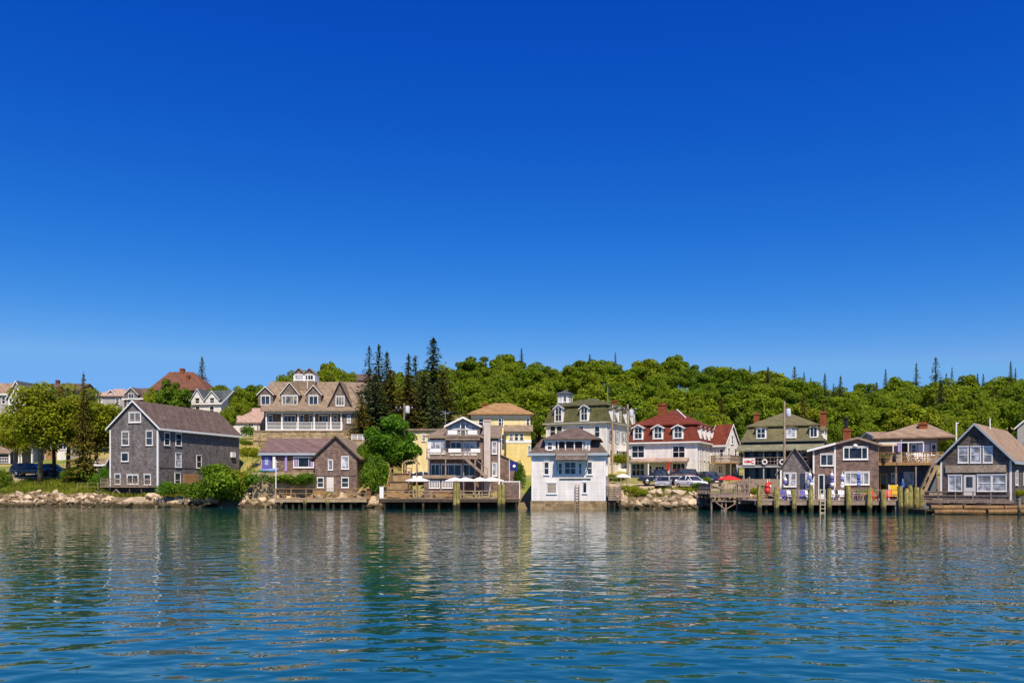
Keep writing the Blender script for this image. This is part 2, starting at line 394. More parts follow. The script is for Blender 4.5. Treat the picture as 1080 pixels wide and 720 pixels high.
def chevx(m, ym, h, ze, zp, t, x0, x1):
    return m.prism([(ym - h, ze), (ym, zp), (ym + h, ze), (ym + h, ze + t), (ym, zp + t), (ym - h, ze + t)], x0, x1, 'x')
def hip(m, x0, y0, x1, y1, ze, zp, t, rx0, rx1, ry0=None, ry1=None):
    ym = (y0 + y1) / 2; ry0 = ym if ry0 is None else ry0; ry1 = ry0 if ry1 is None else ry1
    b = [(x0, y0, ze), (x1, y0, ze), (x1, y1, ze), (x0, y1, ze)]; u = [(x, y, ze + t) for x, y, _ in b]
    m.poly(b[::-1])
    for i in range(4): j = (i + 1) % 4; m.poly([b[i], b[j], u[j], u[i]])
    if abs(rx1 - rx0) < .01 and abs(ry1 - ry0) < .01:
        p = (rx0, ry0, zp)
        for i in range(4): m.poly([u[i], u[(i + 1) % 4], p])
    else:
        if abs(rx1 - rx0) >= abs(ry1 - ry0):
            a, c = (rx0, ym, zp), (rx1, ym, zp)
            m.poly([u[0], u[1], c, a]); m.poly([u[2], u[3], a, c]); m.poly([u[3], u[0], a]); m.poly([u[1], u[2], c])
        else:
            a, c = (rx0, ry0, zp), (rx0, ry1, zp)
            m.poly([u[0], u[1], a]); m.poly([u[2], u[3], c]); m.poly([u[1], u[2], c, a]); m.poly([u[3], u[0], a, c])
    return m
def frustum(m, x0, y0, x1, y1, z0, z1, ins):
    i = ins
    return m.hexa([(x0, y0, z0), (x1, y0, z0), (x1, y1, z0), (x0, y1, z0), (x0 + i, y0 + i, z1), (x1 - i, y0 + i, z1), (x1 - i, y1 - i, z1), (x0 + i, y1 - i, z1)])
def rail(m, p, q, h=1.0, step=1.6, bal=0.0, mid=True, w=0.09, ends=True):
    p, q = Vector(p), Vector(q); L = (q - p).length; n = max(1, round(L / step))
    for i in range(n + 1):
        if not ends and i in (0, n): continue
        c = p + (q - p) * (i / n); m.bar(c, c + Vector((0, 0, h + .04)), w)
    up = Vector((0, 0, 1))
    m.bar(p + up * h, q + up * h, 0.12, 0.06)
    if mid: m.bar(p + up * h * .52, q + up * h * .52, 0.06)
    if bal:
        k = int(L / bal)
        m.bar(p + up * .1, q + up * .1, 0.06)
        for i in range(1, k):
            c = p + (q - p) * (i / k); m.bar(c + up * .1, c + up * h, 0.04)
    return m
def rect_walls(b, z1, m, z0=-1.5, x0=0, x1=None, y0=0, y1=None, name='wall'):
    return b.part(name, MB().box(x0, y0, z0, b.W if x1 is None else x1, b.D if y1 is None else y1, z1), m)
def corners(b, z1, m=None, z0=-.6, w=0.16, faces='FR'):
    e = .025
    for q in ((-e, -e, z0, w, -.001, z1), (b.W - w, -e, z0, b.W + e, -.001, z1), (b.W + .001, 0, z0, b.W + e, w, z1), (-e, 0, z0, -.001, w, z1)): b.part('corner_trim', MB().box(*q), m or WHITE)
def chimney(b, x, y, z0, z1, w=0.8, m=None, d=None):
    d = d or w
    mb = MB().box(x - w / 2, y - d / 2, z0, x + w / 2, y + d / 2, z1 - .25).box(x - w / 2 - .08, y - d / 2 - .08, z1 - .249, x + w / 2 + .08, y + d / 2 + .08, z1 - .08).box(x - w / 2 + .1, y - d / 2 + .1, z1 - .079, x + w / 2 - .1, y + d / 2 - .1, z1 + .06)
    return b.part('chimney', mb, m or BRICK)
def gable_y(b, ze, zp, wall, roof, trim=None, oh=.35, ohe=.3, t=.16, x0=0, x1=None, y0=0, y1=None, z0=-1.5, back=0.1, soff=None):
    x1 = b.W if x1 is None else x1; y1 = b.D if y1 is None else y1; xm = (x0 + x1) / 2; h = (x1 - x0) / 2
    b.part('wall', MB().prism([(x0, z0), (x1, z0), (x1, ze), (xm, zp), (x0, ze)], y0, y1, 'y'), wall)
    e = ze - oh * (zp - ze) / h
    r = b.part('roof', chevy(MB(), xm, h + oh, e + .03, zp + .03, t, y0 - ohe, y1 + back), roof)
    if trim:
        b.part('bargeboard', chevy(MB(), xm, h + oh + .02, e - .06, zp - .03, .22, y0 - ohe - .05, y0 - ohe - .003), trim, r)
        m = MB(); s = (zp - ze) / h
        for xx, sg in ((x0 - oh, -1), (x1 + oh, 1)): m.box(xx - .06 if sg < 0 else xx + .004, y0 - ohe + .02, e - .12, xx - .004 if sg < 0 else xx + .06, y1, e + .14)
        b.part('fascia', m, trim, r)
    return r
def gable_x(b, ze, zp, wall, roof, trim=None, oh=.35, ohe=.3, t=.16, x0=0, x1=None, y0=0, y1=None, z0=-1.5):
    x1 = b.W if x1 is None else x1; y1 = b.D if y1 is None else y1; ym = (y0 + y1) / 2; h = (y1 - y0) / 2
    b.part('wall', MB().prism([(y0, z0), (y1, z0), (y1, ze), (ym, zp), (y0, ze)], x0, x1, 'x'), wall)
    e = ze - oh * (zp - ze) / h
    r = b.part('roof', chevx(MB(), ym, h + oh, e + .03, zp + .03, t, x0 - ohe, x1 + ohe), roof)
    if trim:
        m = MB()
        chevx(m, ym, h + oh + .02, e - .10, zp - .06, .26, x0 - ohe - .05, x0 - ohe - .003); chevx(m, ym, h + oh + .02, e - .10, zp - .06, .26, x1 + ohe + .003, x1 + ohe + .05)
        b.part('bargeboard', m, trim, r)
        b.part('fascia', MB().box(x0 - ohe, y0 - oh - .06, e - .12, x1 + ohe, y0 - oh - .004, e + .14), trim, r)
    return r

# ================================================================ big grey shingled house at the water, left
b = Bld('shingled_house', 'tall weathered grey shingled house with white corner boards standing over the left rock bank', 'house', 115.8, 166.5, 107.6, 520, 17.8, -15)
W, D = b.W, b.D; ze, zp = b.z(449.5, W), b.z(423.5, W / 2)
gable_y(b, ze, zp, GREYSH, RBROWN, WHITE, oh=.4, ohe=.25)
corners(b, ze - .3, z0=.2)
b.part('frieze_board', MB().box(W + .026, .3, ze - .55, W + .07, D - .02, ze - .12), BLUEGR)
for r in ((136, 434.5, 149, 445.5, '2'), (128.5, 455, 136.5, 469.5, 'dh'), (154, 454, 161.5, 469.5, 'dh'), (128, 477.5, 135.5, 486.5, '1'), (121, 500, 127.5, 510.5, 'dh'), (134, 500, 146.5, 510.5, '2'), (152, 500, 159.5, 511, 'dh')):
    b.win(*r[:4], style=r[4])
for r in ((173, 456, 178.8, 469.5), (185, 456.5, 191.3, 470), (184.8, 478, 191, 492.5), (207, 480, 212.4, 493.5), (184, 499, 190.3, 513.5)):
    b.win(*r, face='R')
u = b.u(243, 'R'); b.part('vent_box', MB().box(W + .001, u, b.z(482, u, 'R'), W + .3, u + .9, b.z(476.5, u, 'R')), WHITE)
u0, u1 = b.u(193.5, 'R'), b.u(209, 'R'); b.part('board_panel', MB().box(W + .001, u0, b.z(510, u0, 'R'), W + .08, u1, b.z(499.5, u0, 'R')), OCHRE)
b.part('belt_course', MB().box(W + .001, .2, b.z(494, 6, 'R'), W + .05, D, b.z(494, 6, 'R') + .12), DARKSH)
m = MB(); z = b.z(512.5, W / 2, 'F', -1.5)
m.box(-.1, -1.6, z - .14, W - .1, -.02, z); b.part('walkway', m, GREYW)
b.part('railing', rail(MB(), (0, -1.55, z), (W - .15, -1.55, z), .95, 1.0, .22), GREYW)
for x in (0.3, 2.2, 4.1, 5.8): b.part('piling', MB().tube([(x, -1.4, -2.0), (x, -1.4, z - .145)], .11), DARKP)
m = MB(); m.bar((.3, -1.5, -1.1), (2.2, -1.5, .5), .1).bar((4.1, -1.5, -1.1), (2.2, -1.5, .5), .1).bar((-.8, -1.5, .3), (2.2, -1.5, -.6), .1); b.part('brace', m, GREYW)

# ================================================================ Victorian on its terrace
b = Bld('porch_house', 'large taupe shingled house with gabled dormers, rooftop cupola and long white porch on stone terrace', 'house', 274, 377, 132, 453, 11.5)
W, D = b.W, b.D
ze = b.z(431.5, 0, 'F', 2.2); ym = (2.2 + D) / 2; zr = b.z(402.5, 5, 'F', ym)
rect_walls(b, ze, TAUPE, y0=2.2)
xb = b.u(361); b.part('wall', MB().box(xb, 0, -1.5, W, 2.198, b.z(434)), TAUPE)
rl, rr = b.u(285, 'F', ym), b.u(366, 'F', ym)
b.part('roof', hip(MB(), -.45, 1.75, W + .45, D + .45, ze, zr, .14, rl, rr), RTAUPE)
for xc, w, zpk, ww, sty in ((280, 15.5, 408, 9.8, '2'), (305.5, 19.5, 403.5, 16.5, '31'), (330.6, 15.5, 406.5, 10, '2')):
    yf = 2.5; u = b.u(xc, 'F', yf); s = (132 + yf) / F
    b.dormer(u, w * s, yf, b.z(427.8, u, 'F', yf), b.z(415.5, u, 'F', yf), b.z(zpk, u, 'F', yf), 3.6, TAUPE, RTAUPE, ww * s, 10.3 * s, sty)
yf = 1.6; u = b.u(358.8, 'F', yf); s = (132 + yf) / F
d = b.dormer(u, 25 * s, yf, b.z(431, u, 'F', yf), b.z(428, u, 'F', yf), b.z(402.3, u, 'F', yf), 5.0, TAUPE, RTAUPE, 9.6 * s, 10.3 * s, '3', oh=.35, trim=TAUPE, wtrim=WHITE)
for c in d.children:
    if c.name.startswith(('window', 'pane')): c.location.z += 0.35
# cupola
yc = ym; s = (132 + yc) / F; u0, u1 = b.u(309.5, 'F', yc - 1.6), b.u(332, 'F', yc - 1.6)
zc0, zc1, zc2 = zr - 1.1, b.z(394.3, u0, 'F', yc - 1.6), b.z(388.8, u0, 'F', yc - 1.6)
cu = b.part('cupola', MB().box(u0, yc - 1.6, zc0, u1, yc + 1.6, zc1), WHITE)
MB().box(u0 - .12, yc - 1.72, zc0 - .8, u1 + .12, yc + 1.72, b.z(402.2, u0, 'F', yc - 1.6)).build('cupola_skirt', RTAUPE, cu)
um = (u0 + u1) / 2; q = (u1 - u0) / 4
for k in (u0 + q, u1 - q):
    MB().prism([(k - q * .97, zc1), (k + q * .97, zc1), (k, zc2)], yc - 1.6, yc + 1.6, 'y').build('gable', TAUPE, cu)
    chevy(MB(), k, q * 1.0, zc1 - .05, zc2 + .02, .12, yc - 1.8, yc + 1.8).build('cupola_roof', RTAUPE, cu)
zw = b.z(401.0, u0, 'F', yc - 1.6)
for k in (u0 + .2, um + .14): b.winm(k, zw, (u1 - u0) / 2 - .36, zc1 - zw - .1, 'F', yc - 1.6, '3', parent=cu)
# porch
yp = -.1; zp0 = 0.0; px0, px1 = b.u(281), xb
b.part('porch_floor', MB().box(px0 - .1, yp - .2, -.35, px1 - .01, 2.19, zp0), WHITE)
ztop = b.z(434.2)
b.part('porch_beam', MB().box(px0 - .1, yp - .06, ztop - .28, px1 + 2.0, yp + .1, ztop), WHITE)
m = MB(); zhi = b.z(427, 5, 'F', 2.3)
m.hexa([(px0 - .8, yp - .6, ztop + .0), (W + .4, yp - .6, ztop + .0), (W + .4, 2.6, zhi - .14), (px0 - .8, 2.6, zhi - .14), (px0 - .8, yp - .6, ztop + .16), (W + .4, yp - .6, ztop + .16), (W + .4, 2.6, zhi), (px0 - .8, 2.6, zhi)])
b.part('porch_roof', m, RTAUPE)
for x in (281, 297.5, 314.5, 331.5, 349, 360): u = b.u(x); b.part('porch_post', MB().box(u - .1, yp - .02, 0, u + .1, yp + .16, ztop - .29), WHITE)
b.part('balustrade', rail(MB(), (px0, yp + .06, 0), (px1, yp + .06, 0), 1.15, 2.5, .16), WHITE)
for x0, x1 in ((283, 288), (299, 312), (316, 321), (326, 330), (336, 347), (351, 356)): b.win(x0, 437.5, x1, 445, off=2.2, style='dh' if x1 - x0 < 7 else '3', pane=DGLASS)
b.win(366, 438, 370, 446); b.win(352, 438, 357, 446, off=2.2)
b.part('side_porch', MB().box(-.9, 1.4, -.6, -.002, 4, 0), GREYW)
b.part('steps_rail', rail(MB(), (-.8, 1.45, 0), (-.1, 1.45, 0), 1.1, .8, .2), DARKW)
u = b.u(322, 'F', 2); b.part('flagpole', MB().tube([(u, 3.4, zr - 1.5), (u, 3.4, zr + .9)], .06), WHITE)
O = b.root.location
# terrace walls, each its own thing
t = thing('retaining_wall', 'tan stone retaining wall carrying the long white porch house terrace', 'wall', (O.x - .6, O.y - 1.3, b.zb))
MB().box(0, 0, -4, W + .4, .6, -.35).build('masonry', STONE, t); MB().box(-.1, -.08, -.349, W + .5, .7, -.2).build('coping', CONC, t)
t = thing('retaining_wall', 'low ochre stone wall in front of the porch house terrace behind the plum roof', 'wall', (O.x + .3, O.y - 4.5, b.zb))
MB().box(0, 0, -6, W + 1.2, .6, -2.0).build('masonry', STONE, t); MB().box(-.1, -.08, -1.999, W + 1.3, .7, -1.86).build('coping', CONC, t)

# ================================================================ cottage with the plum roof and purple trim
b = Bld('waterside_cottage', 'brown shingled cottage with plum roof wing and lavender trim behind the small railed wharf', 'house', 332, 376.5, 101, 524, 10.5)
W, D = b.W, b.D; ze, zp = b.z(481.5), b.z(460.8, W / 2)
gable_y(b, ze, zp, PURPSH, RTAUPE, DARKW, oh=.45, ohe=.25)
wx0 = b.u(276, 'F', 2.5); ze2 = b.z(479, -2, 'F', 2.5); zr2 = b.z(463.5, -2, 'F', 7)
zt = b.z(497.5, -2, 'F', 2.5)
m = MB().prism([(2.5, zt - 3), (10.4, zt - 3), (10.4, ze2 - .2), (6.6, zr2 - .25), (2.5, ze2 - .05)], wx0, -.002, 'x'); b.part('wing_wall', m, PURPSH)
b.part('wing_roof', MB().prism([(2.1, ze2), (6.6, zr2), (10.9, ze2), (10.9, ze2 + .15), (6.6, zr2 + .16), (2.1, ze2 + .15)], wx0 - .3, W * .45, 'x'), RPURP)
b.part('wing_fascia', MB().box(wx0 - .3, 2.04, ze2 - .1, -.3, 2.096, ze2 + .15), BLUEGR)
pw = lambda x0, y0, x1, y1, m, nm, th=.05: b.part(nm, MB().box(b.u(x0, 'F', 2.5), 2.5 - th, b.z(y1, -2, 'F', 2.5), b.u(x1, 'F', 2.5), 2.499, b.z(y0, -2, 'F', 2.5)), m)
pw(277, 480.6, 285.5, 496.5, PURPLE, 'door', .06); pw(279.5, 482, 283, 490, BLUEGR, 'door_pane', .08); pw(288.3, 481, 291, 496, WHITE, 'porch_post', .3); pw(301, 480, 303.2, 496.5, LAV, 'porch_post', .25); pw(275.5, 480.2, 276.6, 496.5, LAV, 'door_trim', .1)
b.win(309.5, 482, 331, 493, off=2.5, style='31', pane=DGLASS); pw(311.5, 483.5, 314, 492, LAV, 'shutter', .1); pw(327.5, 483.5, 330, 492, LAV, 'shutter', .1)
pw(276, 497, 331.5, 501, CONC, 'foundation', .12)
b.part('terrace', MB().box(wx0 - .3, -.4, -2, -.05, 2.37, zt - .1), STONE)
b.win(346, 484.5, 351.5, 495.5, style='1', pane=CURT); b.win(360, 481.5, 368, 494.5, pane=CURT); b.win(334.5, 503.5, 342, 514); b.win(360, 503.5, 368, 514)
b.part('door', MB().box(b.u(344.5), -.06, .05, b.u(352), -.001, b.z(503)), WDOOR)
b.part('belt_course', MB().box(.02, -.05, b.z(502), W - .02, -.001, b.z(500.8)), DARKSH)
b.part('vent_pipe', MB().tube([(W - .5, 5, ze), (W - .5, 5, ze + 1.3)], .08), BLACK)

# ================================================================ low white building left of the porch house
b = Bld('outbuilding', 'low white building with pinkish roof beside the left end of the porch house', 'house', 246, 274, 140, 452, 8)
gable_x(b, b.z(445), b.z(429), WHITECL, RPINK, None, oh=.3)
b.win(262, 446, 268, 450, style='2')
# ================================================================ houses along the left skyline
b = Bld('hillside_house', 'tan roofed house cut off by the picture edge above the blue building', 'house', -22, 11, 165, 431, 9)
gable_x(b, b.z(415), b.z(402), GREYCL, RTAN, WHITE); b.win(2, 418, 6, 426); b.win(-12, 418, -8, 426)
b = Bld('hillside_house', 'white gabled house with dark slate roof half hidden by the maple on the left', 'house', 8.5, 27, 150, 450, 13, -8)
gable_y(b, b.z(419), b.z(402.5, b.W / 2), WHITECL, RSLATE, WHITE, oh=.3)
b.win(15.5, 414, 23, 421.5, style='2'); b.win(10, 428, 15, 438); b.win(18, 428, 23, 438)
b.part('porch', MB().box(-.5, -1.8, b.z(441), b.W + 3, -.001, b.z(439)), WHITE); b.part('wing_wall', MB().box(b.W, 4, -2, b.W + 7, 11, b.z(428)), WHITECL)
b.part('wing_roof', MB().prism([(3.6, b.z(428)), (7.5, b.z(414)), (11.4, b.z(428)), (11.4, b.z(428) + .15), (7.5, b.z(414) + .15), (3.6, b.z(428) + .15)], b.W + .001, b.W + 7.4, 'x'), RSLATE)
chimney(b, b.W - .3, 9.5, b.z(416), b.z(401.5), .8, BRICK)
b = Bld('hillside_house', 'long brown roofed house on the skyline behind the maple', 'house', 36, 82, 190, 425, 10)
gable_x(b, b.z(412), b.z(402.5), TAUPE, RBROWN, None); chimney(b, 2.6, 5, b.z(404), b.z(398), .7, DBRICK); b.win(60, 414, 65, 421); b.win(72, 414, 77, 421)
b = Bld('hillside_house', 'pinkish tan hip roofed house with one small dormer behind the grey gable', 'house', 98, 134, 178, 428, 10)
rect_walls(b, b.z(418), GREYCL); b.part('roof', hip(MB(), -.4, -.4, b.W + .4, b.D + .4, b.z(418), b.z(407), .15, b.W * .35, b.W * .6), RPINK)
b.dormer(b.u(117, 'F', 1), 1.6, 1, b.z(418), b.z(414.5), b.z(411), 2.5, DARKSH, RPINK, .9, .6)
b.win(104, 420, 108, 426); b.win(122, 420, 126, 426)
b = Bld('hillside_house', 'small brown shingled house with dark front gable left of the olive round tree', 'house', 131, 151, 172, 428, 8, -6)
gable_x(b, b.z(420), b.z(408), DARKSH, RBROWN, WHITE, oh=.3)
u = b.u(139, 'F', -.1); b.dormer(u, 2.8, -.3, b.z(421), b.z(416), b.z(409), 3, GREYSH, RBROWN, 1.2, 1.0, '2'); b.win(134, 421.5, 138, 427); b.win(143, 421.5, 147, 427)
b = Bld('hillside_house', 'big rust roofed house with red chimneys highest on the left skyline', 'house', 160, 216, 170, 428, 9)
rect_walls(b, b.z(412), TAUPE); b.part('roof', hip(MB(), -.6, -.6, b.W + .6, 9.6, b.z(412), b.z(392, 5, 'F', 4.5), .15, b.u(179, 'F', 4.5), b.u(204, 'F', 4.5)), RRUST)
chimney(b, b.u(192, 'F', 4), 4.2, b.z(396), b.z(388.5, 5, 'F', 4), .8, BRICK); chimney(b, b.u(199, 'F', 2.5), 2.2, b.z(403), b.z(396, 5, 'F', 2.5), .6, BRICK)
b.win(163, 414, 167, 421); b.win(171, 414, 175, 421); b.win(186, 415, 191, 422); b.win(200, 415, 205, 422)
b = Bld('hillside_house', 'white house with green roof and twin white gables left of the dark hedge trees', 'house', 203, 233, 150, 440, 8, -10)
gable_x(b, b.z(425), b.z(410.5), WHITECL, RSLATE, WHITE, oh=.3)
b.dormer(b.u(224, 'F', -.2), 2.6, -.25, b.z(427), b.z(421.5), b.z(413), 3.6, WHITECL, RSLATE, .9, 1.1)
b.dormer(b.u(208.5, 'F', -.2), 2.4, -.25, b.z(427), b.z(421.5), b.z(410.5), 3.6, WHITECL, RSLATE, .9, 1.1)
b.win(206, 428, 211, 436); b.win(221, 428, 226, 436)
b = Bld('hillside_house', 'reddish tan roofed house just behind the right end of the porch house', 'house', 357, 402, 158, 430, 9)
gable_x(b, b.z(413), b.z(401), TAUPE, RTAUPE, None); chimney(b, b.W * .6, 4.5, b.z(405), b.z(397), .7, DBRICK); b.win(380, 416, 385, 424); b.win(366, 416, 371, 424)
b = Bld('hillside_house', 'brown gabled rooftop on the skyline behind the dark spruces', 'house', 364, 396, 186, 408, 9)
gable_x(b, b.z(401), b.z(392.5), GREYSH, RBROWN, None); b.win(374, 402, 378, 406)
# ================================================================ blue building and shed at far left
b = Bld('boat_shop', 'low slate blue building with white posts at the left picture edge', 'house', -32, 36, 133, 489, 7)
W = b.W; rect_walls(b, b.z(463), BLUECL); b.part('roof', MB().hexa([(-.3, -.5, b.z(463) + .01), (W + .3, -.5, b.z(463) + .01), (W + .3, 7.3, b.z(455)), (-.3, 7.3, b.z(455)), (-.3, -.5, b.z(463) + .16), (W + .3, -.5, b.z(463) + .16), (W + .3, 7.3, b.z(455) + .15), (-.3, 7.3, b.z(455) + .15)]), RSLATE)
b.part('fascia', MB().box(-.3, -.58, b.z(463) - .1, W + .3, -.503, b.z(463) + .2), WHITE)
u0, u1 = b.u(23), b.u(33.5); b.part('garage_opening', MB().box(u0, -.05, 0, u1, -.001, b.z(472)), BLACK)  # flat black panel paints the shade inside the opening
for x in (15.3, 20.3, 23, 34): u = b.u(x); b.part('post', MB().box(u - .09, -.14, 0, u + .09, -.002, b.z(464)), WHITE)
b.win(2, 466, 8, 474, style='2'); b.win(-20, 468, -12, 476, style='2')
b.part('porch_roof', MB().prism([(-2.6, b.z(479)), (-.002, b.z(471)), (-.002, b.z(471) + .2), (-2.6, b.z(479) + .14)], b.u(-5), b.u(20.8), 'x'), RTAUPE)
b.part('porch_rail', rail(MB(), (b.u(-3), -2.4, 0), (b.u(20), -2.4, 0), .95, 1.6, .25), WHITE)
for x in (-3, 8, 19.6): u = b.u(x); b.part('porch_post', MB().box(u - .07, -2.47, 0, u + .07, -2.33, b.z(479)), WHITE)
b = Bld('boat_shed', 'small dark blue roofed shed with white eave above the blue building', 'house', -16, 12, 141, 462, 6)
gable_x(b, b.z(452), b.z(443), DARKBL, RSLATE, WHITE); b.win(2, 453, 7, 459, style='2')
b = Bld('white_garage', 'low white flat roofed garage behind the maple trunk', 'garage', 46, 74, 136, 486, 6)
rect_walls(b, b.z(463.5), WHITECL); b.part('roof', MB().box(-.3, -.4, b.z(463.5), b.W + .3, 6.3, b.z(461.8)), WHITE); b.part('garage_door', MB().box(b.u(48), -.06, 0, b.u(60), -.001, b.z(474)), OCHRE); b.win(63, 467, 70, 474, style='2')
b = Bld('garden_shed', 'tiny white kiosk with grey roof at the left foot of the big grey house', 'shed', 101.5, 110.5, 110.5, 503, 1.4)
gable_x(b, b.z(489), b.z(484.5), WHITECL, RTAUPE, WHITE, oh=.2, ohe=.15); b.part('hatch', MB().box(.25, -.05, b.z(497), b.W - .25, -.001, b.z(491)), BLACK)

# ================================================================ restaurant on the middle wharf
b = Bld('restaurant', 'grey shingled restaurant with stacked balconies, outside stair and pale chimney on the umbrella wharf', 'restaurant', 451.5, 527, 98, 525, 10)
W, D = b.W, b.D
e1 = b.z(461.5); xs = b.u(517)
rect_walls(b, e1, PURPSH, z0=-1.2)
b.part('roof', MB().hexa([(-.4, -.4, e1 + .01), (W + .2, -.4, e1 + .01), (W + .2, D, e1 + 2.0), (-.4 + 2.2, D, e1 + 2.0), (-.4, -.4, e1 + .16), (W + .2, -.4, e1 + .16), (W + .2, D, e1 + 2.15), (1.8, D, e1 + 2.15)]), RTAUPE)
gx0, gx1 = b.u(471), b.u(505.5); gm = (gx0 + gx1) / 2; gh = (gx1 - gx0) / 2
za, zb_, zc = b.z(462.5), b.z(449.5), b.z(440.8, gm)
g = b.part('upper_gable', MB().prism([(gx0, e1 - 1), (gx1, e1 - 1), (gx1, zb_), (gm, zc), (gx0, zb_)], .3, 8, 'y'), GREYCL)
chevy(MB(), gm, gh + .25, zb_ - .05, zc + .04, .14, -.25, 8.2).build('gable_roof', RTAUPE, g)
chevy(MB(), gm, gh + .27, zb_ - .16, zc - .04, .22, -.31, -.253).build('bargeboard', WHITE, g)
fm = MB().prism([(gx0 + .35, zb_ - .35), (gx1 - .35, zb_ - .35), (gx1 - .45, zb_), (gm, zc - .35), (gx0 + .45, zb_)], .24, .29, 'y'); fm.build('gable_glazing', CURT, g)
m = MB()
for k in (-.28, .28): m.bar((gm + k, .2, za + .4), (gm + k, .2, zc - .5), .1)
m.bar((gx0 + .3, .2, zb_ - .35), (gx1 - .3, .2, zb_ - .35), .1); m.build('mullion', WHITE, g)
MB().box(gm - .22, .2, za + .1, gm + .22, .295, zc - .75).build('gable_door', GLASS, g)
bal = b.part('upper_balcony', MB().box(gx0 - .1, -.9, za - .18, gx1 + .1, .298, za), GREYW)
rm = rail(MB(), (gx0, -.85, za), (gx1, -.85, za), .95, 1.3, .13); rm.build('balcony_rail', GREYW, bal)
for a, c in ((gx0 + .2, gm - .6), (gm + .6, gx1 - .2)): MB().box(a, -.91, za + .45, c, -.80, za + .95).build('rail_panel', WHITE, bal)
# storey 2: windows and gallery
b.win(453.5, 465, 470, 478.5, style='3', pane=CURT); b.win(475, 465.5, 487, 479.5, style='2'); b.win(488, 465.5, 503, 479.5, style='2', pane=CURT)
z2 = b.z(482, 2, 'F', -1.4)
gl = b.part('gallery', MB().box(-.1, -1.5, z2 - .2, b.u(509), -.001, z2), GREYW)
rail(MB(), (0, -1.45, z2), (b.u(508), -1.45, z2), .95, 1.7, .15).build('gallery_rail', GREYW, gl)
for a, c in ((455, 466), (474, 487), (497, 507)): MB().box(b.u(a), -1.52, z2 + .55, b.u(c), -1.40, z2 + .98).build('rail_panel', WHITE, gl)
for x in (452, 470, 489, 501, 508.5): u = b.u(x, 'F', -1.4); MB().box(u - .07, -1.45, 0, u + .07, -1.31, z2 - .2).build('gallery_post', GREYW, gl)
b.win(454.5, 489, 464, 502, pane=DGLASS, style='2'); b.win(465, 489, 487, 502, pane=GLASS, style='3'); b.win(488, 489, 502, 502, pane=DGLASS, style='2')
st = MB(); p0, p1 = Vector((b.u(489, 'F', -1.9), -1.9, z2)), Vector((b.u(514, 'F', -1.9), -1.9, b.z(503.5, 5, 'F', -1.9)))
for o in (-.45, .45): st.bar(p0 + Vector((0, o, 0)), p1 + Vector((0, o, 0)), .08, .28)
n = 12
for i in range(n): c = p0.lerp(p1, (i + .5) / n); st.box(c.x - .14, c.y - .41, c.z - .02, c.x + .14, c.y + .41, c.z + .03)
so = b.part('outside_stair', st, GREYW)
m = MB()
for o in (-.45, .45):
    m.bar(p0 + Vector((0, o, .95)), p1 + Vector((0, o, .95)), .07)
    for i in range(5): c = p0.lerp(p1, i / 4) + Vector((0, o, 0)); m.bar(c, c + Vector((0, 0, .95)), .07)
m.build('stair_rail', GREYW, so)
zl = b.z(503.5, 5, 'F', -1.5); b.part('stair_landing', MB().box(b.u(507), -2.5, zl - .15, b.u(518), -.001, zl), GREYW)
ch = MB().box(b.u(510.5), -.55, -1, b.u(517.3), -.001, b.z(444.5)).box(b.u(509.8), -.62, b.z(444.5) + .001, b.u(518), .1, b.z(443)); b.part('chimney', ch, mat('pale_stucco', (.55, .47, .42), .8, 'plain', var=.15))
b.part('chimney_pot', MB().box(b.u(512), -.45, b.z(443) + .001, b.u(516), -.1, b.z(441)), DBRICK)
b.win(518.8, 465.5, 524.5, 478.5, pane=CURT); b.win(519, 488, 524.5, 502, pane=CURT)
for a, c in ((W - .14, W + .03), (-.03, .2)): b.part('corner_trim', MB().box(a, -.04, 0, c, -.001, e1 - .02), WHITE)
# sun room in front, at wharf level
zs = b.z(504.5, 1, 'F', -2.8)
sr = b.part('sunroom', MB().box(-.2, -2.8, 0, b.u(479, 'F', -2.8), -1.51, zs), PURPSH)
MB().hexa([(-.4, -3.1, zs + .01), (b.u(480, 'F', -2.8), -3.1, zs + .01), (b.u(480, 'F', -2.8), -1.52, zs + .3), (-.4, -1.52, zs + .3), (-.4, -3.1, zs + .13), (b.u(480, 'F', -2.8), -3.1, zs + .13), (b.u(480, 'F', -2.8), -1.52, zs + .42), (-.4, -1.52, zs + .42)]).build('sunroom_roof', RTAUPE, sr)
b.win(452.5, 507, 464, 514.5, off=-2.8, style='63', pane=DGLASS, parent=sr); b.win(466, 507, 477, 514.5, off=-2.8, style='63', pane=DGLASS, parent=sr)
zs0, zs1 = b.z(479), b.z(491, 9, 'F', 1); b.part('side_shed', MB().prism([(W + .001, 0), (W + 2.6, 0), (W + 2.6, zs1), (W + .001, zs0)], 1, 6, 'y'), PURPSH)
b.part('side_shed_roof', MB().prism([(W + .002, zs0 + .01), (W + 2.8, zs1 - .1), (W + 2.8, zs1), (W + .002, zs0 + .12)], .85, 6.2, 'y'), RTAUPE)
m = MB(); a = Vector((b.u(467.5), 3, e1 + 1.0)); m.tube([a, a + Vector((0, 0, 2.4))], .035); m.bar(a + Vector((-.6, 0, 1.9)), a + Vector((.6, 0, 2.2)), .05); m.bar(a + Vector((-.4, 0, 2.3)), a + Vector((.4, 0, 2.0)), .05); b.part('roof_antenna', m, STEEL)

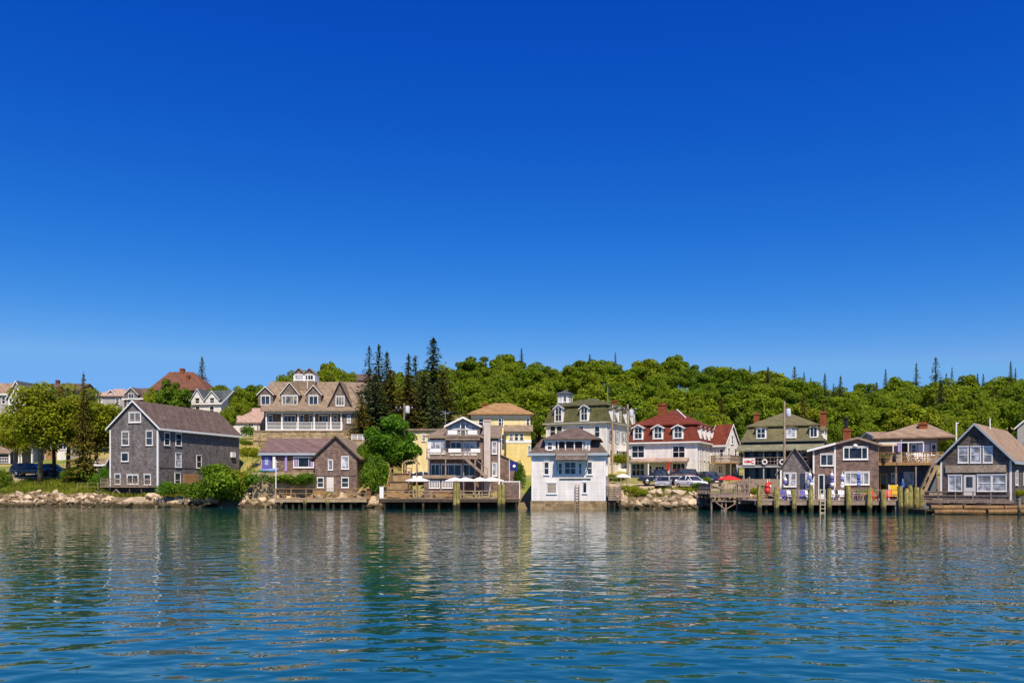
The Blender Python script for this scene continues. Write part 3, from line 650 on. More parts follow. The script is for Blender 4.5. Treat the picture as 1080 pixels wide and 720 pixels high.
# ================================================================ yellow house and long cream building
b = Bld('yellow_house', 'pale yellow house with sunbleached orange hip roof behind the restaurant', 'house', 497, 559, 126, 497, 10)
W, D = b.W, b.D; ze = b.z(437.5)
rect_walls(b, ze, CREAM); b.part('roof', hip(MB(), -.6, -.6, W + .6, D + .6, ze, b.z(425, 4, 'F', 5), .18, b.u(521, 'F', 5), b.u(538, 'F', 5)), RORANGE)
corners(b, ze - .02, CREAM)
b.part('frieze_board', MB().box(-.05, -.05, ze - .35, W + .05, -.026, ze - .02), WHITE)
for x in (504.5, 525.5): b.win(x, 441, x + 6, 449, pane=DGLASS)
for x in (510, 526): b.win(x, 458, x + 6, 468)
x0, x1 = b.u(534, 'F', -1.4), b.u(560, 'F', -1.4); zb2, zt2 = b.z(467, 6, 'F', -1.4), b.z(455.5, 6, 'F', -1.4)
sg = b.part('bay', MB().box(x0, -1.4, -1, x1, -.001, zt2), YELCL)
MB().box(x0 - .06, -1.47, zb2, x1 + .06, -1.401, zb2 + .5).build('bay_apron', WHITE, sg)
MB().hexa([(x0 - .3, -1.8, zt2 + .01), (x1 + .3, -1.8, zt2 + .01), (x1 + .3, 0, zt2 + 1.0), (x0 - .3, 0, zt2 + 1.0), (x0 - .3, -1.8, zt2 + .15), (x1 + .3, -1.8, zt2 + .15), (x1 + .3, 0, zt2 + 1.15), (x0 - .3, 0, zt2 + 1.15)]).build('bay_roof', RTAUPE, sg)
for x in (537, 542.5, 548): b.win(x, 457, x + 4.6, 464, off=-1.4, parent=sg)
b.win(555, 441, 559, 449, pane=DGLASS); b.win(556.5, 470, 560, 480, off=-1.4, parent=sg)
b.part('downpipe', MB().tube([(b.u(529), -.12, 0), (b.u(529), -.12, ze)], .06), WHITE)
chimney(b, W * .2, 7, ze, ze + 2.4, .7)
b = Bld('long_shed', 'long cream clapboard building behind the bright green maple', 'shed', 424, 474, 116, 500, 6)
rect_walls(b, b.z(454), CREAM); b.part('roof', MB().box(-.2, -.3, b.z(454) + .003, b.W + .2, 6.3, b.z(452)), RTAUPE); b.win(436, 472, 441, 480, style='2'); b.win(445, 458, 449, 465)
def mansard(b, ze, zm, zp, ins, roofm, capm, ohe=.45, wall=WHITECL, eave=WHITE, apex=None, ridge=.25):
    W, D = b.W, b.D
    rect_walls(b, ze - .18, wall)
    b.part('eave_cornice', MB().box(-ohe, -ohe, ze - .179, W + ohe, D + ohe, ze), eave)
    b.part('mansard_roof', frustum(MB(), -ohe + .15, -ohe + .15, W + ohe - .15, D + ohe - .15, ze + .001, zm, ins + ohe - .15), roofm)
    i = ins - .3
    return b.part('hip_roof', hip(MB(), i, i, W - i, D - i, zm + .001, zp, .14, W / 2 - ridge, W / 2 + ridge), capm)
# ================================================================ white house with olive mansard
b = Bld('mansard_house', 'tall white house with olive mansard roof, white dormers and small rooftop lantern', 'house', 576, 640, 133.5, 496, 14, -27)
W, D = b.W, b.D; um = W / 2
ze, zm = b.z(445.5, um), b.z(428.5, um, 'F', .8)
mansard(b, ze, zm, b.z(418.5, um, 'F', 5), .55, ROLIVE, ROLIVE, eave=mat('pale_grey_eave', (.45, .44, .40), .6))
s = 128 / F
for x in (590, 617): b.dormer(b.u(x), 1.5, -.25, ze + .1, b.z(430.8, b.u(x)), b.z(427.3, b.u(x)), 2.2, WHITE, RSLATE, 1.15, 2.2, '22', oh=.2)
for y in (2.2, 5.0, 8.6, 11.6): b.sidedormer(y, 1.4, W + .25, ze + .1, b.z(430.8, W), b.z(428, W), 2.2, WHITE, ROLIVE, 1.1, 2.2, '22', oh=.12)
cx, cy = b.u(596, 'F', 4), 4
zl0, zl1 = zm + .2, b.z(415.5, cx, 'F', 3)
la = b.part('roof_lantern', MB().box(cx - .9, cy - .9, zl0, cx + .9, cy + .9, zl1), WHITE)
hip(MB(), cx - 1.2, cy - 1.2, cx + 1.2, cy + 1.2, zl1 + .002, b.z(411, cx, 'F', 3), .1, cx, cx).build('lantern_roof', RSLATE, la)
for k in (-.72, .08): b.winm(cx + k, zl1 - 1.3, .64, 1.1, 'F', cy - .9, '1', parent=la)
b.winm(cy - .6, zl1 - 1.3, .7, 1.1, 'R', cx + .9 - W, '1', parent=la); b.winm(cy + .1, zl1 - 1.3, .6, 1.1, 'R', cx + .9 - W, '1', parent=la)
for x in (583, 590, 613, 630): b.win(x - 3, 449, x + 3, 461, style='dh', pane=DGLASS)
for x in (583, 600, 613, 630): b.win(x - 3, 469, x + 3, 482)
for y in (1.2, 4, 7, 10, 12.3):
    b.winm(y, ze - 3.0, 1.0, 1.8, 'R', 0, 'dh'); b.winm(y, ze - 6.2, 1.0, 2.0, 'R', 0, 'dh')
for y in (1.2, 4, 7, 10, 12.3):
    for o in (-.42, 1.08): b.part('shutter', MB().box(W + .002, y + o, ze - 3.05, W + .06, y + o + .36, ze - 1.2), mat('grey_lilac_shutter', (.25, .24, .33), .6))
corners(b, ze - .31, z0=-1)
b.part('side_porch', MB().box(W + .001, 5, -1, W + 2.2, 10, .3), WHITE); b.part('porch_roof', MB().box(W + .001, 4.8, 3.0, W + 2.5, 10.2, 3.2), WHITE)
for y in (5.1, 7.5, 9.9): b.part('porch_post', MB().box(W + 2.0, y - .08, .3, W + 2.16, y + .08, 2.99), WHITE)
b.part('roof_mast', MB().tube([(b.u(641, 'F', 6), 6, zm + .8), (b.u(641, 'F', 6), 6, b.z(408, um, 'F', 5))], .05), STEEL)
chimney(b, b.u(646, 'F', 9), 10, zm, zm + 1.6, .7)

# ================================================================ white boathouse at the water
b = Bld('boathouse', 'white boathouse with brown hip roof and balcony gable rising straight from the water', 'house', 560.8, 638.5, 91.5, 528, 9, -8)
W, D = b.W, b.D; um = W / 2
ze = b.z(479, um); zr = b.z(453.5, um, 'F', 4)
rect_walls(b, ze, WHITECL, z0=.02)
b.part('roof', frustum(MB().box(-.3, -.35, ze + .002, W + .3, D + .4, ze + .12), -.28, -.33, W + .28, D + .38, ze + .121, b.z(462.5, um, 'F', 1), 1.25), RBROWN)
b.part('fascia', MB().box(-.33, -.42, ze - .12, W + .33, -.353, ze + .14), BLUEGR)
b.part('foundation', MB().box(-.12, -.15, -2.6, W + .12, D, 0), CONC)
# big gabled front dormer with a recessed balcony
u0, u1 = b.u(575), b.u(622.5); zt = b.z(464); zf = b.z(481.5); up = b.u(601); zpk = b.z(451.8, up)
a0, a1 = b.u(586), b.u(616.5)
d = b.part('dormer', MB().box(u0, -.02, ze + .13, a0, 4.5, zt).box(a1, -.02, ze + .13, u1, 4.5, zt).box(a0 - .01, 1.3, ze - .2, a1 + .01, 4.5, zt), WHITECL)
h0, h1 = up - (u0 - .9), (u1 + 1.3) - up
hip(MB(), b.u(572), -.45, b.u(634), 6.5, zt + .003, b.z(451.0, up, 'F', 3.4), .09, up, up + .8).build('dormer_roof', RBROWN, d)
MB().box(u0 - .1, -.25, zt - .18, u1 + .1, -.02, zt).build('beam', WHITE, d)
b.win(577, 465.8, 582.5, 474.5, off=-.02, parent=d); b.win(618, 465.8, 621.7, 475, off=-.02, parent=d)
for x in (588, 598.5, 608): b.win(x, 465, x + 6.5, 480, off=1.3, style='2' if x == 598.5 else '1', pane=DGLASS, parent=d)
m = MB()
for x in (588.5, 596, 605.5, 614.5): u = b.u(x, 'F', -.5); m.box(u - .06, -.1, ze, u + .06, .02, zt - .19)
m.build('balcony_post', WHITE, d)
z1 = b.z(483); bl = b.part('balcony', MB().box(b.u(587), -1.25, z1 - .2, b.u(620.5), 1.29, z1 - .02), GREYW)
rail(MB(), (b.u(588), -1.2, z1 - .02), (b.u(619.5), -1.2, z1 - .02), .9, 1.2, .13).build('balcony_rail', mat('pinkish_silvered_rail', (.42, .31, .25), .8, 'wood'), bl)
m = MB()
for x in (588, 619.5):
    u = b.u(x); rail(m, (u, -1.15, z1 - .02), (u, -.35, z1 - .02), .9, .8, .13)
    m.bar((u, -1.2, z1 - .25), (u, -.002, z1 - 1.3), .08)
m.build('side_rail', GREYW, bl)
b.win(573.5, 487, 579.8, 500.5); b.win(619, 487, 625, 500.5); b.win(595, 487, 607.5, 500.5, style='22', pane=GLASS); b.win(588.5, 488, 593, 500.5, pane=DGLASS); b.win(610, 488, 614, 500.5, pane=DGLASS)
b.win(576.5, 508.5, 587, 520.5, style='1', pane=SHUT); b.win(614.3, 508.5, 619, 520, style='1', pane=DGLASS)
zl = b.z(504.8); b.part('hoist_beam', MB().bar((b.u(590), -.06, zl), (b.u(623), -.06, zl), .08), DARKW)
m = MB(); x0, x1 = b.u(607), b.u(611)
for x in (x0, x1): m.bar((x, -.2, -.9), (x, -.2, b.z(510.5)), .07)
for i in range(9): m.bar((x0, -.2, -.7 + i * .3), (x1, -.2, -.7 + i * .3), .05)
b.part('ladder', m, GREYW)
corners(b, ze - .13, z0=.03, w=.14)
for y in (2, 5.5): b.winm(y, ze - 2.2, .8, 1.2, 'R', 0)

# ================================================================ red-roofed inn
b = Bld('inn', 'white inn with brick red mansard roof, white dormers and red chimney above the parked cars', 'inn', 663, 735.5, 117.5, 505.5, 12.5, -25)
W, D = b.W, b.D; um = W / 2
ze = b.z(466, um); zm = b.z(448.5, um, 'F', .7)
mansard(b, ze, zm, b.z(432, um, 'F', 5), .5, RRED, RRED)
for x in (673.5, 694.3, 715.5): u = b.u(x); b.dormer(u, 1.45, -.2, ze + .35, b.z(451.3, u), b.z(448.4, u), 2.2, WHITE, mat('pale_hood_shingle', (.5, .36, .3), .8, 'roof'), 1.05, 1.6, '22', oh=.22)
for y in (1.6, 4.2, 6.8, 9.4, 11.4): b.sidedormer(y, 1.15, W + .15, ze + .35, b.z(451.3, W), b.z(449.5, W), 2.0, WHITE, RRED, .85, 1.6, '2', oh=.1)
chimney(b, b.u(700, 'F', 5), 4.4, zm + .5, b.z(425.5, um, 'F', 4.4), 1.1)
cap = MB(); cap.bar((um + .4, 6.2, b.z(432, um, 'F', 5) + .12), (W - 1, .9, zm + .22), .14); b.part('ridge_flashing', cap, WHITE)
for x0, x1 in ((666, 680), (709, 723)):
    b.win(x0, 469.5, x1, 483, style='22', pane=DGLASS); b.win(x0, 488, x1, 502, style='32', pane=DGLASS)
b.part('bay_panel', MB().box(b.u(665), -.12, .1, b.u(681), -.001, b.z(502.5)).box(b.u(708), -.12, .1, b.u(724), -.001, b.z(502.5)), WHITE)
zp1 = b.z(487.3, um, 'F', -1); zp0 = b.z(484.3, um, 'F', -1)
b.part('porch_roof', MB().hexa([(-.1, -1.7, zp1), (b.u(727), -1.7, zp1), (b.u(727), -.001, zp1 + .3), (-.1, -.001, zp1 + .3), (-.1, -1.7, zp1 + .16), (b.u(727), -1.7, zp1 + .16), (b.u(727), -.001, zp0 + .25), (-.1, -.001, zp0 + .25)]), mat('terracotta_awning', (.5, .35, .27), .8, 'roof'))
for x in (664.5, 684, 705.5, 726): u = b.u(x, 'F', -1.5); b.part('porch_post', MB().box(u - .07, -1.6, 0, u + .07, -1.46, zp1), WHITE)
b.win(690.5, 490.5, 701.5, 502.5, style='3', pane=DGLASS); b.part('door', MB().box(b.u(702.5), -.05, .05, b.u(706.5), -.001, b.z(490)), WDOOR)
for x in (684, 703): b.win(x, 490.5, x + 3.6, 501, style='dh', pane=DGLASS)
for y in (1.4, 4, 6.5, 9, 11): b.winm(y, ze - 2.4, .9, 1.5, 'R', 0)
for y in (1.4, 4.6, 10.6): b.winm(y, .9, .9, 1.5, 'R', 0)
corners(b, ze - .31, z0=-.4)
m = MB(); u = b.u(705, 'F', -1.75); z = b.z(489, um, 'F', -1.75)
m.bar((u, -1.6, z), (u + .1, -2.3, z + .4), .05); b.part('flag_staff', m, WHITE)
b.part('flag', MB().hexa([(u - .2, -2.1, z - 1.0), (u + .2, -2.15, z - .9), (u + .2, -2.12, z - .9), (u - .2, -2.07, z - 1.0), (u - .12, -2.1, z + .25), (u + .3, -2.2, z + .2), (u + .3, -2.17, z + .2), (u - .12, -2.07, z + .25)]), REDP)
# rear wing, a house of its own
b = Bld('gabled_annex', 'white gabled annex with red roof and wooden balcony at the right of the inn', 'house', 749, 765, 121, 505, 4.6, -38)
W, D = b.W, b.D
gable_x(b, b.z(467.5, W), b.z(448.5, W, 'F', 2.3), WHITECL, RRED, WHITE, oh=.3, ohe=.2, t=.14, z0=-2)
b.winm(1.9, b.z(466, W) - .2, .8, 1.2, 'R', 0); b.winm(.7, b.z(482, W), .8, 1.3, 'R', 0); b.winm(3.0, b.z(482, W), .8, 1.3, 'R', 0); b.winm(2.6, .8, .9, 1.5, 'R', 0)
b.win(752, 473, 756, 482); b.win(759, 473, 763, 482); b.win(758, 491, 762, 499, style='22', pane=DGLASS)
z = b.z(487.5, W); bl = b.part('balcony', MB().box(W * .35, -1.5, z - .2, W + 1.5, -.002, z).box(W + .002, 0, z - .2, W + 1.5, 3.6, z), OCHRE)
rail(rail(rail(MB(), (W * .35, -1.42, z), (W + 1.42, -1.42, z), .95, 1.2, .15), (W + 1.42, -1.4, z), (W + 1.42, 3.6, z), .95, 1.2, .15), (W * .35, -1.4, z), (W * .35, 0, z), .95, 1.2, .15).build('balcony_rail', GREYW, bl)
for x, y in ((W * .37, -1.4), (W + 1.4, -1.4), (W + 1.4, 1.2), (W + 1.4, 3.5)): MB().box(x - .07, y - .07, -1, x + .07, y + .07, z - .2).build('balcony_post', GREYW, bl)

# ================================================================ olive-roofed house with balcony and red lobster sign
b = Bld('balcony_house', 'grey olive hip roofed house with long covered balcony and white sign behind the wharf', 'house', 784, 866, 111.5, 512, 9, -24)
W, D = b.W, b.D; um = W / 2
ze, zm = b.z(464, um), b.z(449.5, um, 'F', .6)
mansard(b, ze, zm, b.z(434.5, um, 'F', 4.5), .55, RGREEN, RGREEN, wall=DARKBL, eave=mat('olive_trim', (.2, .2, .13), .7), ridge=.2)
for x in (803, 834.5): u = b.u(x); b.dormer(u, 1.3, -.2, ze + .15, b.z(451.5, u), b.z(450.2, u), 2, WHITE, RGREEN, 1.1, 1.3, '22', oh=.12, trim=RGREEN)
u = b.u(858.5); b.dormer(u, 1.1, -.15, ze + .15, b.z(451.5, u), b.z(450.2, u), 2, WHITE, RGREEN, .95, 1.3, '2', oh=.12, trim=RGREEN)
for y in (2.5, 6): b.sidedormer(y, 1.5, W + .2, ze + .15, b.z(452.5, W), b.z(449, W), 2, WHITE, RGREEN, 1.1, 1.15, '22')
chimney(b, b.u(798, 'F', 6), 6, zm, b.z(434.5, um, 'F', 6), .65); chimney(b, b.u(868, 'F', 6), 6.4, zm - .6, b.z(435, um, 'F', 6), .8)
zb1, zb2 = b.z(475.5, um, 'F', -1.9), b.z(469, um, 'F', 0)
b.part('veranda_roof', MB().hexa([(-.6, -2.5, zb1), (W + .4, -2.5, zb1), (W + .4, -.001, zb2), (-.6, -.001, zb2), (-.6, -2.5, zb1 + .15), (W + .4, -2.5, zb1 + .15), (W + .4, -.001, zb2 + .15), (-.6, -.001, zb2 + .15)]), mat('pale_olive_roof', (.26, .255, .16), .85, 'roof'))
zg = b.z(490.5, um, 'F', -2)
b.part('gallery', MB().box(-.4, -2.2, zg - .25, W + .2, -.001, zg), mat('pale_grey_paint', (.42, .42, .42), .6))
rail(MB(), (-.35, -2.12, zg), (W + .1, -2.12, zg), 1.0, 3.0, .5, w=.07).build('gallery_rail', GREYW, b.root)
for x in (784.5, 805.5, 820, 845, 866): u = b.u(x, 'F', -2); b.part('gallery_post', MB().box(u - .07, -2.1, -.2, u + .07, -1.96, zb1), mat('pale_grey_paint', (.42, .42, .42), .6))
for x in (790, 799, 808, 818, 832, 846): b.win(x, 477, x + 6, 489, pane=DGLASS, style='1', trim=BLUECL)
for x in (788, 800, 812, 824, 838): b.win(x, 494, x + 9, 506, pane=DGLASS, style='2', trim=BLUECL)
b.part('blue_counter', MB().box(b.u(796), -.5, 0, b.u(824), -.001, b.z(506)), BLUEP)
a0, a1 = b.u(783.5, 'F', -2.2), b.u(796.5, 'F', -2.2); s0, s1 = b.z(490.3, 1, 'F', -2.2), b.z(483, 1, 'F', -2.2)
sg = thing('wall_sign', 'white sign with red lobster shape on the balcony rail of the olive roofed house', 'sign')
sg.parent = None; sg.matrix_world = b.root.matrix_world @ Matrix.Translation((a0, -2.2, s0)) if False else Matrix.Translation(b.root.location) @ Matrix.Rotation(b.r, 4, 'Z') @ Matrix.Translation((a0, -2.24, s0))
w, h = a1 - a0, s1 - s0
MB().box(0, -.06, 0, w, 0, h).build('board', WHITE, sg)
m = MB(); e = -.085
m.prism([(w * .28, h * .42), (w * .45, h * .36), (w * .62, h * .4), (w * .64, h * .58), (w * .45, h * .64), (w * .28, h * .58)], e, -.061, 'y')
m.prism([(w * .12, h * .3), (w * .26, h * .44), (w * .26, h * .56), (w * .12, h * .7), (w * .16, h * .5)], e, -.061, 'y')
for k in (1, -1):
    m.prism([(w * .62, h * (.5 + .06 * k)), (w * .72, h * (.5 + .22 * k)), (w * .86, h * (.5 + .3 * k)), (w * .92, h * (.5 + .18 * k)), (w * .78, h * (.5 + .12 * k)), (w * .66, h * (.5 + .03 * k))], e - .004, -.061, 'y')
    for q in (.34, .42, .5): m.prism([(w * q, h * (.5 + .1 * k)), (w * (q + .03), h * (.5 + .1 * k)), (w * (q - .03), h * (.5 + .3 * k))], e - .008, -.061, 'y')
m.build('lobster_emblem', REDP, sg)
for i, x in enumerate((806.5, 825)):
    u = b.u(x, 'F', -2.25); zz = b.z(487, u, 'F', -2.25)
    p = Matrix.Translation(b.root.location) @ Matrix.Rotation(b.r, 4, 'Z') @ Vector((u, -2.32, zz))
    m = MB(); ring = []
    n = 16
    for j in range(n):
        a = 2 * math.pi * j / n; cc = Vector((math.cos(a) * .28, 0, math.sin(a) * .28)); rd = Vector((math.cos(a), 0, math.sin(a)))
        ring.append([cc + rd * .09 * math.cos(t) + Vector((0, .09 * math.sin(t), 0)) for t in [2 * math.pi * k / 6 for k in range(6)]])
    m.loft(ring + [ring[0]])
    o = m.build('life_ring', WHITE, None, True); o.location = p; o.rotation_euler = (0, 0, b.r)
    tag(o, ('white life ring on the balcony rail next to the red lobster sign', 'white life ring on the balcony rail beside the utility pole')[i], 'life ring', 'life rings on the balcony rail')

# ================================================================ small gabled shed
ZD = wz(527.5, 80)      # the long pier's deck height
b = Bld('gabled_shed', 'small dark gabled shed with white doors between the balcony house and the twin window building', 'shed', 823, 853.5, 88.5, 528, 6, -18, zb=ZD)
W, D = b.W, b.D
gable_y(b, b.z(494.5), b.z(473, W / 2), GREYSH, mat('silver_grey_roof', (.25, .21, .18), .9, 'roof'), None, oh=.5, z0=-.2)
b.win(826.5, 499, 832.5, 513, style='1', pane=GLASS); b.win(833.5, 499, 840, 513, style='dh', pane=CURT)
b.part('door', MB().box(b.u(844), -.06, .02, b.u(849), -.001, b.z(499)), DARKBL); b.win(849.5, 499, 855, 515, style='1', pane=CURT)
b.part('corner_trim', MB().box(-.03, -.04, 0, .14, -.001, b.z(495.5)), WHITE)

# ================================================================ twin window building
b = Bld('picture_window_building', 'reddish grey shingled building with wide white picture windows and low gable on the pier', 'house', 857.5, 926.5, 88, 528, 8, -15, zb=ZD)
W, D = b.W, b.D; xl = b.u(881); xg = b.u(904)
zl, zr_, zpk, zre = b.z(474.5), b.z(468, xl), b.z(462.3, xg), b.z(469.5, W)
b.part('wall', MB().prism([(0, -2.2), (W, -2.2), (W, zre), (xg, zpk), (xl, zr_), (0, zl)], 0, D, 'y'), PURPSH)
r = b.part('roof', MB().prism([(-.6, zl - .12), (xl, zr_ + .02), (xg, zpk + .02), (W + .3, zre - .04), (W + .3, zre + .1), (xg, zpk + .16), (xl, zr_ + .16), (-.6, zl + .02)], -.35, D + .1, 'y'), RTAUPE)
b.part('bargeboard', MB().prism([(-.62, zl - .2), (xl, zr_ - .08), (xl, zr_ + .14), (-.62, zl + .02)], -.4, -.353, 'y'), WHITE, r)
b.part('bargeboard', MB().prism([(xl + .01, zr_ - .08), (xg, zpk - .06), (W + .32, zre - .12), (W + .32, zre + .1), (xg, zpk + .16), (xl + .01, zr_ + .14)], -.4, -.353, 'y'), GREYW, r)
for x in (857.5, 880): u = b.u(x); b.part('corner_trim', MB().box(u - .02, -.05, 0, u + .13, -.001, b.z(475 if x < 870 else 471, u)), WHITE)
b.win(865, 478.5, 879.5, 491, style='2'); b.win(889, 471.3, 916, 484.5, style='31'); b.win(890.5, 497.8, 917, 511, style='31')
b.part('screen_door', MB().box(b.u(863), -.06, .02, b.u(869.5), -.001, b.z(500)), WHITE); b.part('door_pane', MB().box(b.u(864), -.075, .5, b.u(868.5), -.062, b.z(501)), DGLASS)
b.part('dark_door', MB().box(b.u(870.5), -.06, .02, b.u(879), -.001, b.z(501)), DARKBL)
b.part('gable_lamp', MB().lathe([(.05, -.2), (.2, -.12), (.24, 0), (.2, .12), (.05, .2)], 10, (xg - .2, -.15, zpk - .75)), WHITE, smooth=True)
c = b.u(893, 'F', 5); chimney(b, c, 5, zpk - .8, b.z(452, c, 'F', 5), .8, BRICK)
b.part('stove_pipe', MB().tube([(c - .05, 5, b.z(452, c, 'F', 5)), (c - .05, 5, b.z(442, c, 'F', 5))], [.2, .2]).tube([(c - .05, 5, b.z(442, c, 'F', 5)), (c - .05, 5, b.z(440.5, c, 'F', 5))], .3), BLACK)

# ================================================================ tan hip-roofed building with upper deck and outside stair
b = Bld('upper_deck_house', 'tan hip roofed house with railed upper deck and outside stair beside the gabled cottage', 'house', 925, 989, 91, 528, 8, -20, zb=ZD)
W, D = b.W, b.D
ze = b.z(462.5, W / 2); zf = b.z(487.5, W / 2, 'F', -1.5)
b.part('wall', MB().box(0, 0, -2.5, W, D, zf - .3), mat('weathered_blue_clapboard', (.16, .2, .27), .65, 'clap', var=.15)); b.part('upper_wall', MB().box(0, 0, zf - .299, W, D, ze), GREYCL)
b.part('roof', hip(MB(), -.5, -1.0, W + 1.6, D + .5, ze + .002, b.z(446.3, W / 2, 'F', 4), .15, b.u(968, 'F', 4), b.u(976, 'F', 4)), RTAN)
chimney(b, b.u(973.5, 'F', 2), 2, ze + .5, b.z(446, W / 2, 'F', 2), .8)
dk = b.part('upper_deck', MB().box(-.1, -2.6, zf - .3, W + .3, -.001, zf), OCHRE)
rail(MB(), (0, -2.5, zf), (W + .2, -2.5, zf), 1.0, 1.4, .16).build('deck_rail', OCHRE, dk)
for x in (926, 945, 966, 988): u = b.u(x, 'F', -2.4); MB().box(u - .07, -2.5, 0, u + .07, -2.36, zf - .3).build('deck_post', GREYW, dk)
m = MB()
for x in (926, 942, 958, 974): u = b.u(x, 'F', -2.4); m.box(u - .05, -2.44, zf, u + .05, -2.36, b.z(467, u, 'F', -2.4))
m.bar((0, -2.4, b.z(467, 0, 'F', -2.4)), (b.u(974, 'F', -2.4), -2.4, b.z(466, 4, 'F', -2.4)), .1); b.part('awning_frame', m, WHITE)
b.part('awning', MB().hexa([(0, -2.4, b.z(470, 0, 'F', -2.4)), (b.u(945), -2.4, b.z(470, 1, 'F', -2.4)), (b.u(945), -.01, b.z(468, 1)), (0, -.01, b.z(468, 0)), (0, -2.4, b.z(469, 0, 'F', -2.4)), (b.u(945), -2.4, b.z(469, 1, 'F', -2.4)), (b.u(945), -.01, b.z(466.5, 1)), (0, -.01, b.z(466.5, 0))]), mat('tan_canvas', (.6, .45, .28), .8))
b.part('door', MB().box(b.u(951.5), -.05, zf + .02, b.u(957), -.001, b.z(468)), DARKW); b.win(961, 468, 967, 479, pane=DGLASS); b.win(982, 467.5, 988, 480, pane=GLASS)
b.part('board_panel', MB().box(b.u(968), -.04, zf + .02, b.u(980), -.001, b.z(469)), WHITE)
b.part('door', MB().box(b.u(928), -.06, .02, b.u(936), -.001, b.z(499, 1)), YELP); b.part('door_pane', MB().box(b.u(929), -.075, .1, b.u(935), -.062, b.z(500, 1)), DGLASS)
b.win(953, 498, 964, 511, style='1', pane=CURT); b.win(940, 499, 946, 508, pane=CURT); b.part('shutter', MB().box(b.u(948.5), -.07, b.z(511, 3), b.u(952.5), -.001, b.z(499, 3)), BLUEP); b.part('shutter', MB().box(b.u(965), -.07, b.z(511, 4), b.u(969), -.001, b.z(499, 4)), BLUEP)
st = MB(); p0, p1 = Vector((b.u(989, 'F', -3.0), -3.0, zf)), Vector((b.u(971, 'F', -3.4), -3.4, 0))
for o in (-.5, .5): st.bar(p0 + Vector((0, o, 0)), p1 + Vector((0, o, 0)), .09, .3)
for i in range(14): c = p0.lerp(p1, (i + .5) / 14); st.box(c.x - .16, c.y - .46, c.z - .02, c.x + .16, c.y + .46, c.z + .03)
so = b.part('outside_stair', st, DECK); m = MB()
for o in (-.5, .5):
    m.bar(p0 + Vector((0, o, 1)), p1 + Vector((0, o, 1)), .1)
    for i in range(5): c = p0.lerp(p1, i / 4) + Vector((0, o, 0)); m.bar(c, c + Vector((0, 0, 1)), .08)
m.build('stair_rail', DECK, so)
b = Bld('rear_house', 'grey house with pale roof peeping over the upper deck of the tan hip roofed house', 'house', 928, 966, 112, 480, 7)
gable_x(b, b.z(463), b.z(455), GREYCL, RTAN, WHITE); b.win(940, 465, 945, 472); b.dormer(b.u(941), 2.2, .2, b.z(463), b.z(459), b.z(455.5), 2, WHITE, RTAN, 1, .5)

# ================================================================ gabled cottage at the right
b = Bld('gabled_cottage', 'dark shingled cottage with three white gable windows and a wooden sign board at the right', 'house', 992, 1066.5, 80.5, 527, 15, -40)
W, D = b.W, b.D; um = b.u(1028)
ze, zp = b.z(484, W / 2), b.z(448.2, um)
gable_y(b, ze, zp, DARKSH, RTAN, BLUEGR, oh=.35, ohe=.35, z0=-.3)
for x in (1010.3, 1023.3, 1036.6): b.win(x, 470.5, x + 11, 488, pane=CURT)
b.part('foundation', MB().box(.05, .05, -4, W - .05, D - .05, -.302), mat('crib_rubble', (.16, .12, .08), .9, 'rock'))
ls = b.part('gable_louver', MB().box(um - .25, -.06, zp - 1.5, um + .25, -.001, zp - .95), DARKW)
a0, a1 = b.u(997.5), b.u(1061.5)
b.part('sign_board', MB().box(a0, -.16, b.z(498, W / 2), a1, -.002, b.z(490.3, W / 2)), SIGNW)
b.win(1000, 500.5, 1014.5, 518, style='2', pane=CURT); b.win(1030.5, 500.5, 1045.5, 518, style='dh', pane=CURT); b.win(1046, 500.5, 1061.5, 518, style='dh', pane=CURT)
b.part('door', MB().box(b.u(1016.5), -.07, .3, b.u(1029), -.001, b.z(500.5, um)), WDOOR); b.part('door_pane', MB().box(b.u(1019.3), -.085, 1.2, b.u(1026), -.072, b.z(502.5, um)), GLASS)
corners(b, ze - .15, z0=-.1, w=.13)
for y in (2, 6, 10): b.winm(y, 1.4, 1.0, 1.3, 'R', 0)
b.part('roof_vent', MB().tube([(um + .3, 5, zp - .3), (um + .3, 5, zp + .9)], .06), WHITE)
z = .05
b.part('porch', MB().box(-1.4, -1.5, z - .3, W + .2, -.02, z), GREYW)
b.part('porch_rail', rail(MB(), (-1.3, -1.42, z), (W + .1, -1.42, z), .75, 1.45, 0), GREYW)
b.part('porch_board', MB().box(-1.3, -1.36, z + .1, W + .1, -1.31, z + .42), GREYW)
b = Bld('white_clapboard_building', 'pale grey clapboard building cut off by the right picture edge', 'house', 1071, 1125, 86, 523, 9, -30)
rect_walls(b, b.z(488), GREYCL); b.part('upper_wall', MB().box(-.05, -.05, b.z(488) + .001, b.W + .05, b.D, b.z(483)), BLUECL)  # bluish shade along the wall top is put into this band's colour
b.part('roof', MB().box(-.3, -.3, b.z(483) + .001, b.W + .3, b.D + .3, b.z(481.5)), RTAN); b.win(1085, 496, 1095, 512); b.win(1105, 496, 1115, 512)
b = Bld('hillside_house', 'grey gabled house just entering the right picture edge above the cottage roof', 'house', 1073, 1112, 118, 480, 9, -30)
gable_y(b, b.z(450), b.z(434, b.W / 2), GREYCL, RTAN, WHITE); b.win(1086, 452, 1094, 464); b.win(1080, 466, 1088, 476)
